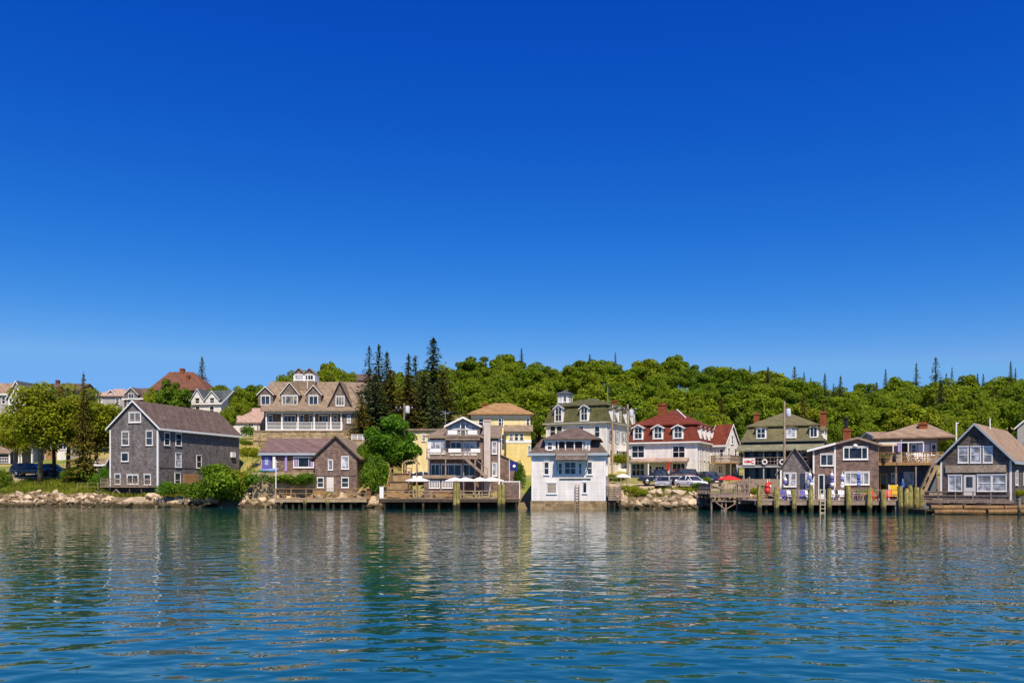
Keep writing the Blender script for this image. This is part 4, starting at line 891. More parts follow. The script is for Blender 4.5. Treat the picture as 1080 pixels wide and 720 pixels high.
# ================================================================ wharves and piers
def pier(name, label, cat, xl, xr, Y, yd, depth, deckm, beamm, piles=(), pilem=None, rows=(0.35,), rot=0, pr=.15):
    b = Bld(name, label, cat, xl, xr, Y, yd, depth, rot)
    W = b.W
    m = MB(); n = int(depth / .2)
    for i in range(n): m.box(-.1, i * depth / n, -.05, W + .1, (i + .94) * depth / n, 0)
    b.part('decking', m, deckm)
    m = MB().box(-.05, .02, -.4, W + .05, .2, -.055).box(-.05, depth - .3, -.4, W + .05, depth - .1, -.055).box(-.05, .21, -.4, .12, depth - .31, -.055).box(W - .12, .21, -.4, W + .05, depth - .31, -.055)
    k = int(W / 2.2)
    for i in range(1, k): m.box(i * W / k - .08, .21, -.35, i * W / k + .08, depth - .31, -.055)
    b.part('beam', m, beamm)
    for x in piles:
        for yy in rows:
            u = b.u(x, 'F', yy); b.part('piling', MB().tube([(u, yy, -3 - b.zb), (u + random.uniform(-.05, .05), yy, -.06)], [pr * 1.05, pr], 8), pilem)
    return b
# small railed wharf before the plum-roofed cottage
w1 = pier('wharf', 'small railed timber wharf on dark piles below the plum roofed cottage', 'wharf', 291, 386, 95, 525.5, 6, DECK, DECK, (294, 302, 309, 316, 330, 339, 352, 361, 370, 383), DARKP, (.35, 3.0))
z = 0
w1.part('railing', rail(rail(rail(MB(), (0, .08, z), (w1.W, .08, z), 1.1, 1.75, 0), (0, .1, z), (0, 5.8, z), 1.1, 1.6, 0), (w1.W, .1, z), (w1.W, 5.8, z), 1.1, .7, 0), OCHRE)
for x in (322, 346): u = w1.u(x); w1.part('piling', MB().tube([(u, -.25, -3), (u, -.22, -.1)], .2), MOSSP)
def bench(loc, rz, label, w=1.5, m=None, group=None):
    t = thing('park_bench', label, 'bench', loc, rz, group); m = m or OCHRE
    MB().box(0, 0, .4, w, .14, .45).box(0, .17, .4, w, .31, .45).box(0, .34, .4, w, .46, .45).build('seat', m, t)
    MB().box(0, .47, .5, w, .51, .65).box(0, .50, .68, w, .54, .85).build('backrest', m, t)
    for x in (.05, w - .13): MB().box(x, .02, 0, x + .08, .1, .398).box(x, .42, 0, x + .08, .468, .86).box(x, .1, .3, x + .08, .42, .398).build('leg', m, t)
    return t
u = w1.u(329, 'F', 2); bench((w1.O.x + u, w1.O.y + 2, w1.zb), 0, 'ochre slatted bench on the small railed wharf')
# restaurant wharf
w2 = pier('restaurant_wharf', 'long timber wharf under the white umbrellas in front of the grey restaurant', 'wharf', 400, 547, 91, 525.3, 10, DECK, DARKW, (405, 426.5, 446, 463, 505, 545), TANP, (.3,), pr=.13)
for x in (412, 440, 470, 498, 538):
    for yy in (3.5, 6.5): u = w2.u(x, 'F', yy); w2.part('piling', MB().tube([(u, yy, -3), (u, yy, -.06)], .15), DARKP)
for x in (479.5, 483, 526.5, 530.5): u = w2.u(x, 'F', -.25); w2.part('fender_pile', MB().tube([(u, -.25, -3), (u + .03, -.22, 1.35 + .25 * (x % 2))], [.24, .19]), MOSSP)
m = MB(); rail(m, (w2.u(408), .1, 0), (w2.u(478), .1, 0), .8, 2.2, 0); rail(m, (w2.u(486), .1, 0), (w2.u(525), .1, 0), .8, 2.0, 0); w2.part('railing', m, DECK)
m = MB().box(w2.u(408), .02, .12, w2.u(431), .06, .55).box(w2.u(459), .02, .15, w2.u(478), .06, .5); w2.part('rail_board', m, OCHRE)
m = MB(); m.bar((w2.u(459), .6, -1.2), (w2.u(465), .5, -.5), .1).bar((w2.u(472), .6, -1.2), (w2.u(479), .5, -.6), .1); w2.part('brace', m, TANP)
zW = w2.zb
def P2(x, dy): return (w2.O.x + w2.u(x, 'F', dy), w2.O.y + dy, zW)
# terraced timber steps at its left end
t = thing('timber_steps', 'ochre timber terrace stepping up from the left end of the umbrella wharf', 'steps', P2(408, 2.2))
m = MB()
for i in range(3): m.box(.1 * i, i * 1.5, 0.01, 2.3, i * 1.5 + 1.49, .9 * (i + 1)); m.box(.1 * i - .08, i * 1.5 - .12, .9 * (i + 1) + .001, 2.38, i * 1.5 + 1.3, .9 * (i + 1) + .07)
m.build('step_boxes', mat('brown_timber', (.38, .25, .13), .8, 'clap', var=.5), t)
m = MB()
for x in (0, 2.3):
    for i in range(4): m.bar((x, .2 + i * 1.0, .6 * i), (x, .2 + i * 1.0, .6 * i + 1.6), .09)
    m.bar((x, .2, 1.5), (x, 3.2, 3.3), .09)
m.bar((0, 3.2, 2.7), (2.3, 3.2, 2.7), .1).bar((0, 3.2, 3.3), (2.3, 3.2, 3.3), .1); m.build('handrail', OCHRE, t)
t = thing('locker', 'white upright locker at the left corner of the umbrella wharf', 'locker', P2(400.3, .3))
MB().box(0, 0, 0, .42, .45, 1.2).build('body', WHITE, t); MB().box(-.03, -.03, 1.201, .45, .48, 1.26).build('lid', WHITE, t); MB().box(.03, -.03, .08, .39, -.001, 1.12).build('door', WHITE, t)
# umbrellas
def umbrella(loc, label, r=1.25, h=2.25, m=None, group='white market umbrellas'):
    t = thing('market_umbrella', label, 'umbrella', loc, random.uniform(0, .7), group)
    MB().tube([(0, 0, 0), (0, 0, h + .12)], .03).build('pole', OCHRE, t)
    MB().lathe([(.28, 0), (.28, .06), (.1, .12)], 12).build('base', STEEL, t)
    c = MB(); n = 8
    for i in range(n):
        a0, a1 = 2 * math.pi * i / n, 2 * math.pi * (i + 1) / n
        p = lambda a, rr, z: (rr * math.cos(a), rr * math.sin(a), z)
        c.poly([p(a0, r, h - .36), p(a1, r, h - .36), p(a1, r * .55, h - .16), p(a0, r * .55, h - .16)]); c.poly([p(a0, r * .55, h - .16), p(a1, r * .55, h - .16), (0, 0, h + .02)])
        c.poly([p(a1, r, h - .36), p(a0, r, h - .36), p(a0, r, h - .44), p(a1, r, h - .44)])
    o = c.build('canopy', m or WCANV, t); s = o.modifiers.new('cloth', 'SOLIDIFY'); s.thickness = .02
    for i in range(0, n, 2): a = 2 * math.pi * i / n; MB().bar((0, 0, h - .25), (r * .9 * math.cos(a), r * .9 * math.sin(a), h - .36), .02).build('rib', OCHRE, t)
    return t
for x, dy, l, r in ((440.5, 1.6, 'white umbrella at the left end of the restaurant wharf', 1.35), (480, 2.2, 'white umbrella directly left of the tall mossy pile pair', 1.2), (491, 1.4, 'white umbrella between the two pairs of mossy piles, nearer the wharf edge', 1.25), (506, 2.0, 'white umbrella in the middle between the two pairs of mossy piles', 1.0), (519, 1.5, 'white umbrella just left of the right mossy pile pair', 1.35)):
    umbrella(P2(x, dy), l, r)
def picnic(loc, label, rz=0, m=None):
    t = thing('picnic_table', label, 'table', loc, rz, 'picnic tables on the restaurant wharf'); m = m or OCHRE
    q = MB()
    for i in range(5): q.box(-.9, -.37 + i * .15, .72, .9, -.235 + i * .15, .76)
    q.build('tabletop', m, t)
    for s in (-1, 1): MB().box(-.9, s * .7 - .13, .42, .9, s * .7 + .13, .46).build('seat', m, t)
    for x in (-.65, .65): MB().bar((x, -.65, 0), (x, -.2, .72), .08).bar((x, .65, 0), (x, .2, .72), .08).bar((x, -.75, .38), (x, .75, .38), .08).build('leg', m, t)
for x, dy, l, m in ((413, 1.2, 'ochre picnic table at the foot of the timber steps', OCHRE), (440, 1.7, 'picnic table under the leftmost white umbrella', DECK), (465, 1.2, 'orange brown picnic table before the sunroom windows', OCHRE), (493, 1.5, 'picnic table between the mossy pile pairs', DECK), (511, 1.8, 'picnic table just left of the right mossy pile pair', DECK)): picnic(P2(x, dy), l, 0, m)
t = thing('privacy_fence', 'brown board fence panel with white trim at the right end of the umbrella wharf', 'fence', P2(530.5, 1.0))
MB().box(0, 0, 0, 1.75, .06, 1.72).build('boards', PURPSH, t); MB().box(-.08, -.02, 0, -.001, .1, 1.85).box(1.751, -.02, 0, 1.84, .1, 1.85).box(-.1, -.04, 1.73, 1.86, .12, 1.84).build('frame', WHITE, t)
t = thing('garden_arbor', 'pale arched arbor above the timber steps beside the restaurant', 'arbor', (wx(427, 98), 98, HT(wx(427, 98), 98) - .3))
zt = wz(487, 98) - t.location.z; wA = 12.3 * 98 / F
for x in (0, wA):
    for y in (0, .8): MB().box(x - .05, y - .05, -.5, x + .05, y + .05, zt - .2).build('post', DECK, t)
m = MB()
for y in (-.1, .9):
    pts = [(wA / 2 + (wA / 2 + .25) * math.cos(a), y, zt - .3 + .5 * math.sin(a)) for a in [math.pi * i / 8 for i in range(9)]]
    for p, q in zip(pts, pts[1:]): m.bar(p, q, .08, .12)
for i in range(7): a = math.pi * (i + 1) / 8; x, zz = wA / 2 + (wA / 2 + .25) * math.cos(a), zt - .24 + .5 * math.sin(a); m.bar((x, -.2, zz), (x, 1.0, zz), .06)
m.build('arch', DECK, t)
t = thing('banner_flag', 'violet and white banner hanging in the arbor above the timber steps', 'banner', (wx(432, 98.3), 98.3, HT(wx(432, 98.3), 98.3) - .3))
MB().box(-.22, 0, zt - 1.9, .22, .03, zt - 1.2).build('upper_cloth', PURPLE, t); MB().box(-.22, 0.002, zt - 2.6, .22, .028, zt - 1.901).build('lower_cloth', WCANV, t); MB().tube([(-.3, .015, zt - 1.18), (.3, .015, zt - 1.18)], .025).bar((-.3, .015, zt - 1.18), (-.3, .015, zt - .2), .02).bar((.3, .015, zt - 1.18), (.3, .015, zt - .2), .02).build('rod', DARKW, t)
# blue flag on its staff
t = thing('flag', 'blue flag with white emblem flying beside the fence panel right of the restaurant', 'flag', P2(537.3, 2.6))
zt = wz(485.5, 93.6) - zW
MB().tube([(0, 0, 0), (0, 0, zt)], .035).lathe([(.02, 0), (.07, .05), (.02, .1)], 8, (0, 0, zt)).build('staff', WHITE, t)
f = MB(); g = [[(.03 + .9 * i / 8, .10 * math.sin(i * 1.1 + j * .3) - .02, zt - .1 - 1.0 * j / 4 - .05 * i / 8) for j in range(5)] for i in range(9)]
for i in range(8):
    for j in range(4): f.poly([g[i][j], g[i + 1][j], g[i + 1][j + 1], g[i][j + 1]])
o = f.build('cloth', mat('navy_flag_cloth', (.02, .035, .22), .8), t); o.modifiers.new('cloth', 'SOLIDIFY').thickness = .02
e = MB().lathe([(.0, -.01), (.17, -.008), (.17, .008), (.0, .01)], 10); o = e.build('emblem', WCANV, t); o.location = (.52, -.14, zt - .6); o.rotation_euler = (R(90), 0, .2)
# stilted grey deck right of the inn
w4 = Bld('stilt_deck', 'silvery stilted deck with crossed braces under a red umbrella right of the rocks', 'deck', 750, 790, 86, 520.5, 6)
W = w4.W
m = MB()
for i in range(26): m.box(-.1, i * .23, -.06, W + .1, i * .23 + .21, 0)
w4.part('decking', m, GREYW)
w4.part('beam', MB().box(-.1, .02, -.35, W + .1, .16, -.065).box(-.1, 5.6, -.35, W + .1, 5.8, -.065), GREYW)
w4.part('railing', rail(rail(MB(), (0, .08, 0), (W, .08, 0), 1.0, 1.3, .15), (0, .1, 0), (0, 5.8, 0), 1.0, 1.5, .2), GREYW)
for x in (.1, 1.15, 1.55, 2.7, 3.15, W - .1):
    w4.part('piling', MB().tube([(x, .3, -4), (x, .3, 1.15 if x > 2.6 else -.07)], .09), GREYW); w4.part('piling', MB().tube([(x, 4, -4), (x, 4, -.07)], .1), DARKP)
m = MB(); m.bar((.1, .15, -.5), (1.6, .15, -1.7), .09).bar((3.1, .15, -.6), (1.2, .12, -1.75), .09).bar((.1, .15, -.75), (W, .15, -.75), .09); w4.part('brace', m, GREYW)
t = thing('picket_screen', 'silvery upright board screen at the right side of the stilted deck', 'fence', (w4.O.x + W - .1, w4.O.y + .4, w4.zb))
m = MB()
for i in range(7): m.box(i * .17 - .5, -.02 + .1 * (i % 2), 0, i * .17 - .37, .02 + .1 * (i % 2), 1.6 + .12 * math.sin(i * 2))
m.build('boards', GREYW, t); MB().box(-.55, .03, .4, .72, .07, .5).box(-.55, .03, 1.2, .72, .07, 1.3).build('cross_rail', GREYW, t)
umbrella((wx(769, 88.5), 88.5, w4.zb), 'wide red umbrella over the stilted deck right of the inn', 1.25, wz(501.5, 88.5) - w4.zb, REDC, None)
picnic((wx(768, 87.8), 87.8, w4.zb), 'picnic table under the red umbrella', 0, GREYW)
# dark crib dock beside the boathouse
w5 = Bld('crib_dock', 'narrow silvered timber dock on dark cribbing right of the white boathouse', 'dock', 641.5, 655, 91, 512.5, 3.2)
W = w5.W; w5.part('decking', MB().box(-.05, 0, -.08, W + .05, 3.2, 0), GREYW)
m = MB()
for i in range(6): m.box(0, -.02, -.3 - i * .24, W, .1, -.12 - i * .24)
w5.part('plank_face', m, GREYW)
for x in (.08, W / 2, W - .08): w5.part('piling', MB().tube([(x, .25, -4), (x, .25, -.085)], .11), DARKP)
w5.part('railing', rail(MB(), (.05, .1, 0), (W, .1, 0), .9, 1.2), GREYW)
# long pier at the right
pl = Bld('pier', 'long pier on tall mossy yellow piles in front of the shingled picture window building', 'pier', 797, 978, 79.5, 528, 11, zb=ZD)
W = pl.W; m = MB()
for i in range(50): m.box(-.1, i * .22, -.06, W + .1, i * .22 + .205, 0)
pl.part('decking', m, GREYW)
pl.part('beam', MB().box(-.05, .02, -.42, W + .05, .2, -.065).box(-.05, 5, -.42, W + .05, 5.2, -.065), GREYW)
pl.part('underdeck_shade_wall', MB().box(.2, 6.5, -3, W - .1, 6.7, -.43), DARKW)  # dark wall added behind the piles to deepen the gloom under the deck
for i, x in enumerate((801, 818.5, 838, 855, 874.5, 895.5, 916.5, 932, 950, 955.5, 961, 966.5, 971.5)):
    u = pl.u(x, 'F', -.3); top = wz(511.5 + (i * 37 % 5) * 1.1, 79) - ZD
    pl.part('fender_pile', MB().tube([(u, -.3, -3.5), (u + .06 * math.sin(i * 2.3), -.26, top * .5), (u + .13 * math.sin(i * 2.3), -.24, top)], [.27, .22 + .03 * (i % 2), .17 + .035 * (i % 3)], 9), MOSSP)
for x in (808, 828, 846, 864, 885, 905, 924, 942):
    for yy in (.5, 4): u = pl.u(x, 'F', yy); pl.part('piling', MB().tube([(u, yy, -3.5), (u, yy, -.07)], .16), TANP if yy < 1 and x in (808, 828) else DARKP)
pl.part('railing', rail(rail(MB(), (pl.u(803), .15, 0), (pl.u(862), .15, 0), 1.0, 1.7, 0), (pl.u(873), .15, 0), (pl.u(948), .15, 0), 1.0, 1.8, 0), GREYW)
m = MB(); x0, x1 = pl.u(864.5), pl.u(869.5)
for x in (x0, x1): m.bar((x, -.12, -2), (x, -.12, wz(515.5, 79.5) - ZD), .09)
for i in range(9): m.bar((x0, -.12, -1.8 + i * .35), (x1, -.12, -1.8 + i * .35), .07)
pl.part('ladder', m, mat('pale_ladder_timber', (.55, .5, .36), .7, 'wood'))
def PP(x, dy): return (pl.O.x + pl.u(x, 'F', dy), pl.O.y + dy, ZD)
# chairs, crates and trap stacks on the pier
def chair(loc, rz, label, m, group):
    t = thing('slat_chair', label, 'chair', loc, rz, group)
    q = MB()
    for i in range(4): q.box(-.26, -.25 + i * .13, .36 - i * .03, .26, -.14 + i * .13, .385 - i * .03)
    q.build('seat', m, t); q = MB()
    for i in range(4): q.bar((-.2 + i * .135, .25, .3), (-.24 + i * .16, .52, 1.0), .11, .025)
    q.build('backrest', m, t)
    for s in (-1, 1):
        MB().box(s * .33 - .06, -.35, .55, s * .33 + .06, .35, .58).build('armrest', m, t)
        MB().box(s * .31 - .03, -.3, 0, s * .31 + .03, -.22, .549).build('leg', m, t); MB().bar((s * .29, -.2, .33), (s * .29, .45, .05), .07).build('leg', m, t)
for x, dy, rz, l, m, g in ((828.5, .9, .3, 'violet slatted chair on the pier just right of the red buoy', PURPLE, 'violet chairs on the pier'), (846, 1.0, -.3, 'violet slatted chair on the pier in front of the small gabled shed door', PURPLE, 'violet chairs on the pier'), (834, 1.6, -.1, 'white slatted chair on the pier beside the violet chairs', WHITE, 'white chairs on the pier'), (852.5, 1.2, .4, 'white slatted chair at the corner of the twin window building', WHITE, 'white chairs on the pier'), (880, .8, .25, 'pink white slatted chair on the pier right of the ladder', WHITE, 'white chairs on the pier'), (888, .8, -.25, 'pale slatted chair on the pier left of the wide lower window', WHITE, 'white chairs on the pier'),
    (921, .7, .2, 'red slatted chair on the pier below the yellow door', REDP, 'red chairs on the pier'), (938.5, .7, -.2, 'red slatted chair on the pier below the yellow board', REDP, 'red chairs on the pier')): chair(PP(x, dy), rz, l, m, g)
for k, (x, l) in enumerate(((904, 'navy and white patio table on the pier before the wide lower window'), (911, 'low navy side table on the pier right of the patio table'))):
    t = thing('patio_table', l, 'table', PP(x, .9)); MB().lathe([(.5 - .15 * k, .66 - .2 * k), (.5 - .15 * k, .7 - .2 * k)], 14).build('tabletop', WHITE, t)
    for a in range(4): MB().bar((.3 * math.cos(a * 1.57 + .7), .3 * math.sin(a * 1.57 + .7), 0), (.2 * math.cos(a * 1.57 + .7), .2 * math.sin(a * 1.57 + .7), .66 - .2 * k), .05).build('leg', BLUEP, t)
t = thing('yellow_board', 'yellow upright panel standing behind the piles at the right of the yellow door', 'panel', PP(942, 3)); MB().box(-.4, 0, .35, .4, .05, 1.45).build('panel', YELP, t)
for x in (-.42, .42): MB().box(x - .03, -.02, 0, x + .03, .07, 1.5).build('post', WHITE, t)
t = thing('grass_planter', 'green planter box of clipped grass on the pier below the wide lower window', 'planter', PP(914, 1.6)); MB().box(-.9, 0, 0, .9, .4, .75).build('box', OCHRE, t)
m = MB()
for i in range(260): x, y = random.uniform(-.88, .88), random.uniform(.03, .37); m.poly([(x - .02, y, .75), (x + .02, y, .75), (x + random.uniform(-.08, .08), y + random.uniform(-.06, .06), .95 + random.random() * .2)])
m.build('plant', mat('planter_green', (.12, .2, .02), .7), t)
# buoys
def buoy(loc, label, c1, c2, s=1.0, group='lobster buoys hung on the walls'):
    t = thing('lobster_buoy', label, 'buoy', loc, 0, group); t.scale = (s, s, s)
    MB().lathe([(.03, -.32), (.13, -.26), (.15, 0)], 10).build('lower_float', c1, t, True); MB().lathe([(.15, .001), (.14, .14), (.05, .26), (.03, .3)], 10).build('upper_float', c2, t, True); MB().tube([(0, 0, .3), (0, 0, .48)], .025).build('stick', WHITE, t)
LB = mat('light_blue_paint', (.18, .28, .62), .5)
for x, y, Y, l, a, c in ((827.5, 507, 87.9, 'white over violet buoy beside the shed window', PURPLE, WHITE), (853.4, 502, 87.2, 'light blue buoy above the shed corner', LB, WHITE), (855, 508.5, 87.4, 'white buoy low on the shed corner', WHITE, LB), (876.5, 502, 87, 'violet buoy by the dark door of the twin window building', PURPLE, WHITE), (876.8, 509, 87, 'white buoy under the violet one by the dark door', WHITE, PURPLE), (887.5, 503, 86.5, 'light blue buoy left of the wide lower window', LB, WHITE), (887.3, 511, 86.5, 'white round buoy low left of the wide lower window', WHITE, WHITE), (904.5, 502, 85.9, 'blue and white buoy in front of the wide lower window', BLUEP, LB), (904.7, 509, 85.9, 'blue buoy hanging below the blue and white one at the wide window', LB, BLUEP), (951, 511, 87.5, 'navy buoy beside the blue lower window of the upper deck house', BLUEP, BLUEP)):
    buoy((wx(x, Y), Y - .25, wz(y, Y)), l, a, c, 1.25)
buoy((wx(809.5, 79.3), 79.35, wz(514.5, 79.3)), 'large red buoy hung on the pier rail at its left end', REDP, REDP, 1.75)
buoy((wx(811, 80.0), 79.9, wz(511, 79.9)), 'white topped buoy just above the large red buoy', WHITE, REDP, 1.2)
t = thing('flag', 'small blue and white flag cluster above the upper deck rail', 'flag', (wx(950.5, 87.3), 87.3, wz(487, 87.3)))
MB().tube([(0, 0, 0), (0, 0, 2.3)], .03).build('staff', WHITE, t); MB().hexa([(-.35, 0, 1.1), (.05, .1, 1.0), (.05, .12, 1.0), (-.35, .02, 1.1), (-.3, 0, 1.9), (.1, .1, 2.0), (.1, .12, 2.0), (-.3, .02, 1.9)]).build('cloth', LAV, t)
for x, l in ((944.3, 'dark planter pot on the upper deck left of the door'), (934, 'green potted plant at the left corner of the upper deck')):
    t = thing('flower_pot', l, 'pot', (wx(x, 88), 88.3, wz(487.2, 88))); MB().lathe([(.16, 0), (.24, .4), (.2, .4)], 10).build('pot', DARKW, t)
    m = MB()
    for i in range(90): a, rr = random.random() * 6.3, random.random() * .3; p = Vector((rr * math.cos(a), rr * math.sin(a), .42 + random.random() * .4)); m.poly([p, p + Vector((random.uniform(-.1, .1), random.uniform(-.1, .1), .12)), p + Vector((random.uniform(-.1, .1), random.uniform(-.1, .1), .02))])
    m.build('plant', MATS['planter_green'], t)
for x, l in ((962, 'white sling chair on the upper deck below the dark window'), (969, 'white sling chair on the upper deck left of the white panel'), (976, 'white sling chair on the upper deck in front of the white panel')): chair((wx(x, 88), 88.2, wz(487.3, 88)), random.uniform(-.3, .3), l, WHITE, 'chairs on the upper deck')
t = thing('storage_crate', 'silvered timber bin on the pier end at the foot of the outside stair', 'crate', (wx(980, 80), 80, ZD)); MB().box(0, 0, 0, 1.2, .9, .8).build('box', GREYW, t); MB().box(-.05, -.05, .801, 1.25, .95, .87).build('lid', GREYW, t)
# log cribbing under the right cottage
t = thing('log_crib', 'weathered log cribbing holding the shore under the gabled cottage', 'cribbing', (wx(984, 76), 76, 0))
def logs(m, pts):
    for (x0, x1, y, z, r) in pts: m.tube([(x0, y, z), ((x0 + x1) / 2, y + random.uniform(-.05, .05), z + random.uniform(-.04, .04)), (x1, y, z)], [r, r * 1.05, r * .92], 9)
m = MB(); logs(m, [(-.6, 2.2, -.7, .62, .22), (2.3, 5.8, -.75, .6, .2), (-.3, 4.2, -.75, .2, .22), (4.4, 9, -.8, .22, .23), (5.9, 11, -.7, .6, .19), (-.5, 9.5, -.8, -.2, .22)]); m.build('face_logs', mat('wet_orange_log', (.27, .155, .065), .7, 'wood', var=.5), t)
for x in (.3, 2.4, 4.6, 6.8): MB().tube([(x, -.8, .83), (x, 1.6, .86)], .17).build('tie_log', DARKW, t)
MB().box(-.8, -.2, -2, 11, 3, .4).build('fill', mat('crib_rubble', (.16, .12, .08), .9, 'rock'), t)
t = thing('mooring_post', 'pale slim mooring post in the water at the right end of the log crib', 'post', (wx(1074.5, 72), 72, 0)); MB().tube([(0, 0, -3), (.03, 0, wz(526.5, 72))], [.16, .13]).build('shaft', TANP, t); MB().lathe([(.15, 0), (.15, .05), (.02, .1)], 9, (.03, 0, wz(526.5, 72))).build('cap', STEEL, t)
# mossy rail at the left shore
t = thing('rail_fence', 'mossy green timber rail on the grass left of the big grey house', 'fence', (wx(82, 106.5), 106.5, wz(517.5, 106.5)))
rail(MB(), (0, 0, 0), (3.6, .4, 0), 1.0, 1.15, .0, w=.11).build('rails', mat('mossy_rail', (.25, .23, .07), .85, 'wood'), t)
MB().box(-.1, .1, -.35, 3.7, 1.6, -.2).build('platform', GREYW, t)
# flag pole on the middle bank, blue skiff, white rail
t = thing('bank_pole', 'slim white pole standing at the left corner of the small railed wharf', 'pole', (wx(291, 95.3), 95.3, w1.zb)); zt = wz(484.5, 95.3) - w1.zb; MB().tube([(0, 0, 0), (0, 0, zt)], [.07, .045]).build('shaft', WHITE, t); MB().bar((-.25, 0, zt - .25), (.25, 0, zt - .25), .05).build('crossarm', WHITE, t)
t = thing('white_rail_fence', 'short white board fence right of the stone terrace wall', 'fence', (wx(371, 118), 118, wz(463.5, 118))); rail(MB(), (0, 0, 0), (2.3, 0, 0), .7, .75, .12).build('rails', WHITE, t); MB().box(-.2, -.3, -4, 2.5, .4, -.02).build('footing', STONE, t)
w1sk = wz(497.4, 103.4) - .1
t = thing('skiff', 'pale blue skiff drawn up on the grass before the purple door', 'boat', (wx(283, 102.4), 102.4, w1sk), .15)
rg = []
for x, hw, zb_, zt_ in ((-1.0, .35, .1, .42), (-.5, .45, .02, .4), (.2, .48, 0, .42), (.8, .3, .05, .48), (1.15, .03, .2, .56)): rg.append([(x, -hw, zt_), (x, -hw * .75, zb_ + .1), (x, 0, zb_), (x, hw * .75, zb_ + .1), (x, hw, zt_), (x, hw * .8, zt_ - .02), (x, 0, zb_ + .12), (x, -hw * .8, zt_ - .02)])
MB().loft(rg).build('hull', LB, t, True)
for x in (-.5, .25): MB().box(x - .1, -.36, .3, x + .1, .36, .33).build('thwart', WHITE, t)

# ================================================================ cars
TYRE = mat('tyre_rubber', (.018, .018, .018), .8); RIM = mat('alloy_rim', (.55, .55, .56), .35, metal=.8); LAMP = glass_mat('headlight_lens', (.6, .6, .62), .05, .8); TAIL = mat('tail_lamp_red', (.4, .01, .01), .3)
def paint(name, c):
    m = mat(name, c, .28, 'plain', var=.03, spec=.6, bump=0.0); m.node_tree.nodes['Principled BSDF'].inputs['Coat Weight'].default_value = .6; return m
def carmesh(prof, hw, tuck=.06):
    rings = []
    for x, zb_, zt_, k in prof:
        h = hw * k
        rings.append([(x, -h + tuck, zb_), (x, -h, zb_ + .12), (x, -h, zt_ - .2), (x, -h + .05, zt_ - .06), (x, -h + .16, zt_), (x, h - .16, zt_), (x, h - .05, zt_ - .06), (x, h, zt_ - .2), (x, h, zb_ + .12), (x, h - tuck, zb_)])
    return MB().loft(rings)
def car(kind, label, col, loc, rz):
    t = thing('pickup_truck' if kind == 'pickup' else ('suv' if kind == 'suv' else 'sedan'), label, 'pickup' if kind == 'pickup' else 'car', loc, rz, 'cars parked along the harbour')
    if kind == 'sedan':
        L, hw, wb, wr = 4.6, .9, 1.35, .32
        body = [(-2.3, .42, .78, .86), (-2.2, .3, .93, .95), (-1.6, .24, .98, 1), (-.6, .22, .95, 1), (.7, .22, .93, 1), (1.5, .24, .88, 1), (2.1, .28, .76, .94), (2.3, .38, .62, .82)]
        gh = [(-1.75, .96, .97, .76, .72), (-1.0, .94, 1.38, .8, .62), (-.3, .93, 1.45, .8, .63), (.35, .92, 1.4, .8, .62), (1.15, .88, .93, .78, .7)]
    elif kind == 'suv':
        L, hw, wb, wr = 4.7, .93, 1.4, .37
        body = [(-2.35, .5, .9, .9), (-2.25, .38, 1.08, .97), (-1.5, .34, 1.1, 1), (.8, .34, 1.1, 1), (1.6, .36, 1.06, 1), (2.2, .4, .95, .95), (2.35, .5, .8, .85)]
        gh = [(-2.25, 1.06, 1.1, .84, .8), (-1.95, 1.08, 1.68, .84, .7), (-.2, 1.08, 1.76, .84, .72), (.5, 1.08, 1.7, .84, .7), (1.2, 1.06, 1.1, .82, .76)]
    else:
        L, hw, wb, wr = 5.6, .98, 1.75, .4
        body = [(-2.8, .55, 1.0, .95), (-2.7, .45, 1.15, .99), (-1.5, .42, 1.16, 1), (-.6, .42, 1.16, 1), (1.2, .42, 1.14, 1), (2.3, .44, 1.12, 1), (2.7, .46, 1.0, .97), (2.8, .55, .85, .9)]
        gh = [(-.75, 1.12, 1.16, .9, .84), (-.6, 1.14, 1.8, .9, .74), (.3, 1.14, 1.88, .9, .76), (.75, 1.13, 1.82, .9, .74), (1.5, 1.1, 1.14, .88, .8)]
    bo = carmesh(body, hw).build('body', col, t, True, bevel=0.02); 
    rg = [[(x, -a, z0), (x, -b_, z1), (x, b_, z1), (x, a, z0)] for x, z0, z1, a, b_ in gh]
    MB().loft(rg).build('window', GLASS, t)
    m = MB(); g1, g2, g3 = gh[1], gh[2], gh[3]
    m.loft([[(g[0], -g[4] - .02, g[2] - .01), (g[0], -g[4] - .0, g[2] + .05), (g[0], g[4], g[2] + .05), (g[0], g[4] + .02, g[2] - .01)] for g in (g1, g2, g3)])
    for s in (-1, 1):
        m.bar((gh[0][0], s * gh[0][3], gh[0][1]), (g1[0], s * g1[4], g1[2] + .02), .09); m.bar((gh[4][0], s * gh[4][3], gh[4][1]), (g3[0], s * g3[4], g3[2] + .02), .07); m.bar((-.1, s * gh[2][3], gh[2][1]), (-.1, s * gh[2][4], gh[2][2]), .09)
    m.build('roof', col, t, True)
    if kind == 'pickup':
        MB().box(-2.62, -.8, 1.161, -.8, .8, 1.165).build('bed_liner', BLACK, t); m = MB()
        m.box(-2.78, -.97, 1.162, -.76, -.85, 1.24).box(-2.78, .85, 1.162, -.76, .97, 1.24).box(-2.79, -.84, 1.162, -2.66, .84, 1.24); m.build('bed_rail', col, t)
    for x in (-wb, wb):
        for s in (-1, 1):
            w = MB().lathe([(wr * .6, -.11), (wr * .94, -.11), (wr, -.07), (wr, .07), (wr * .94, .11), (wr * .6, .11)], 18).build('wheel', TYRE, t, True); w.location = (x, s * (hw - .1), wr); w.rotation_euler = (R(90), 0, 0)
            r = MB().lathe([(.02, -.125), (wr * .55, -.12), (wr * .62, -.09), (wr * .62, .09), (wr * .55, .12), (.02, .125)], 14).build('rim', RIM, w, True)
    f = body[-2]
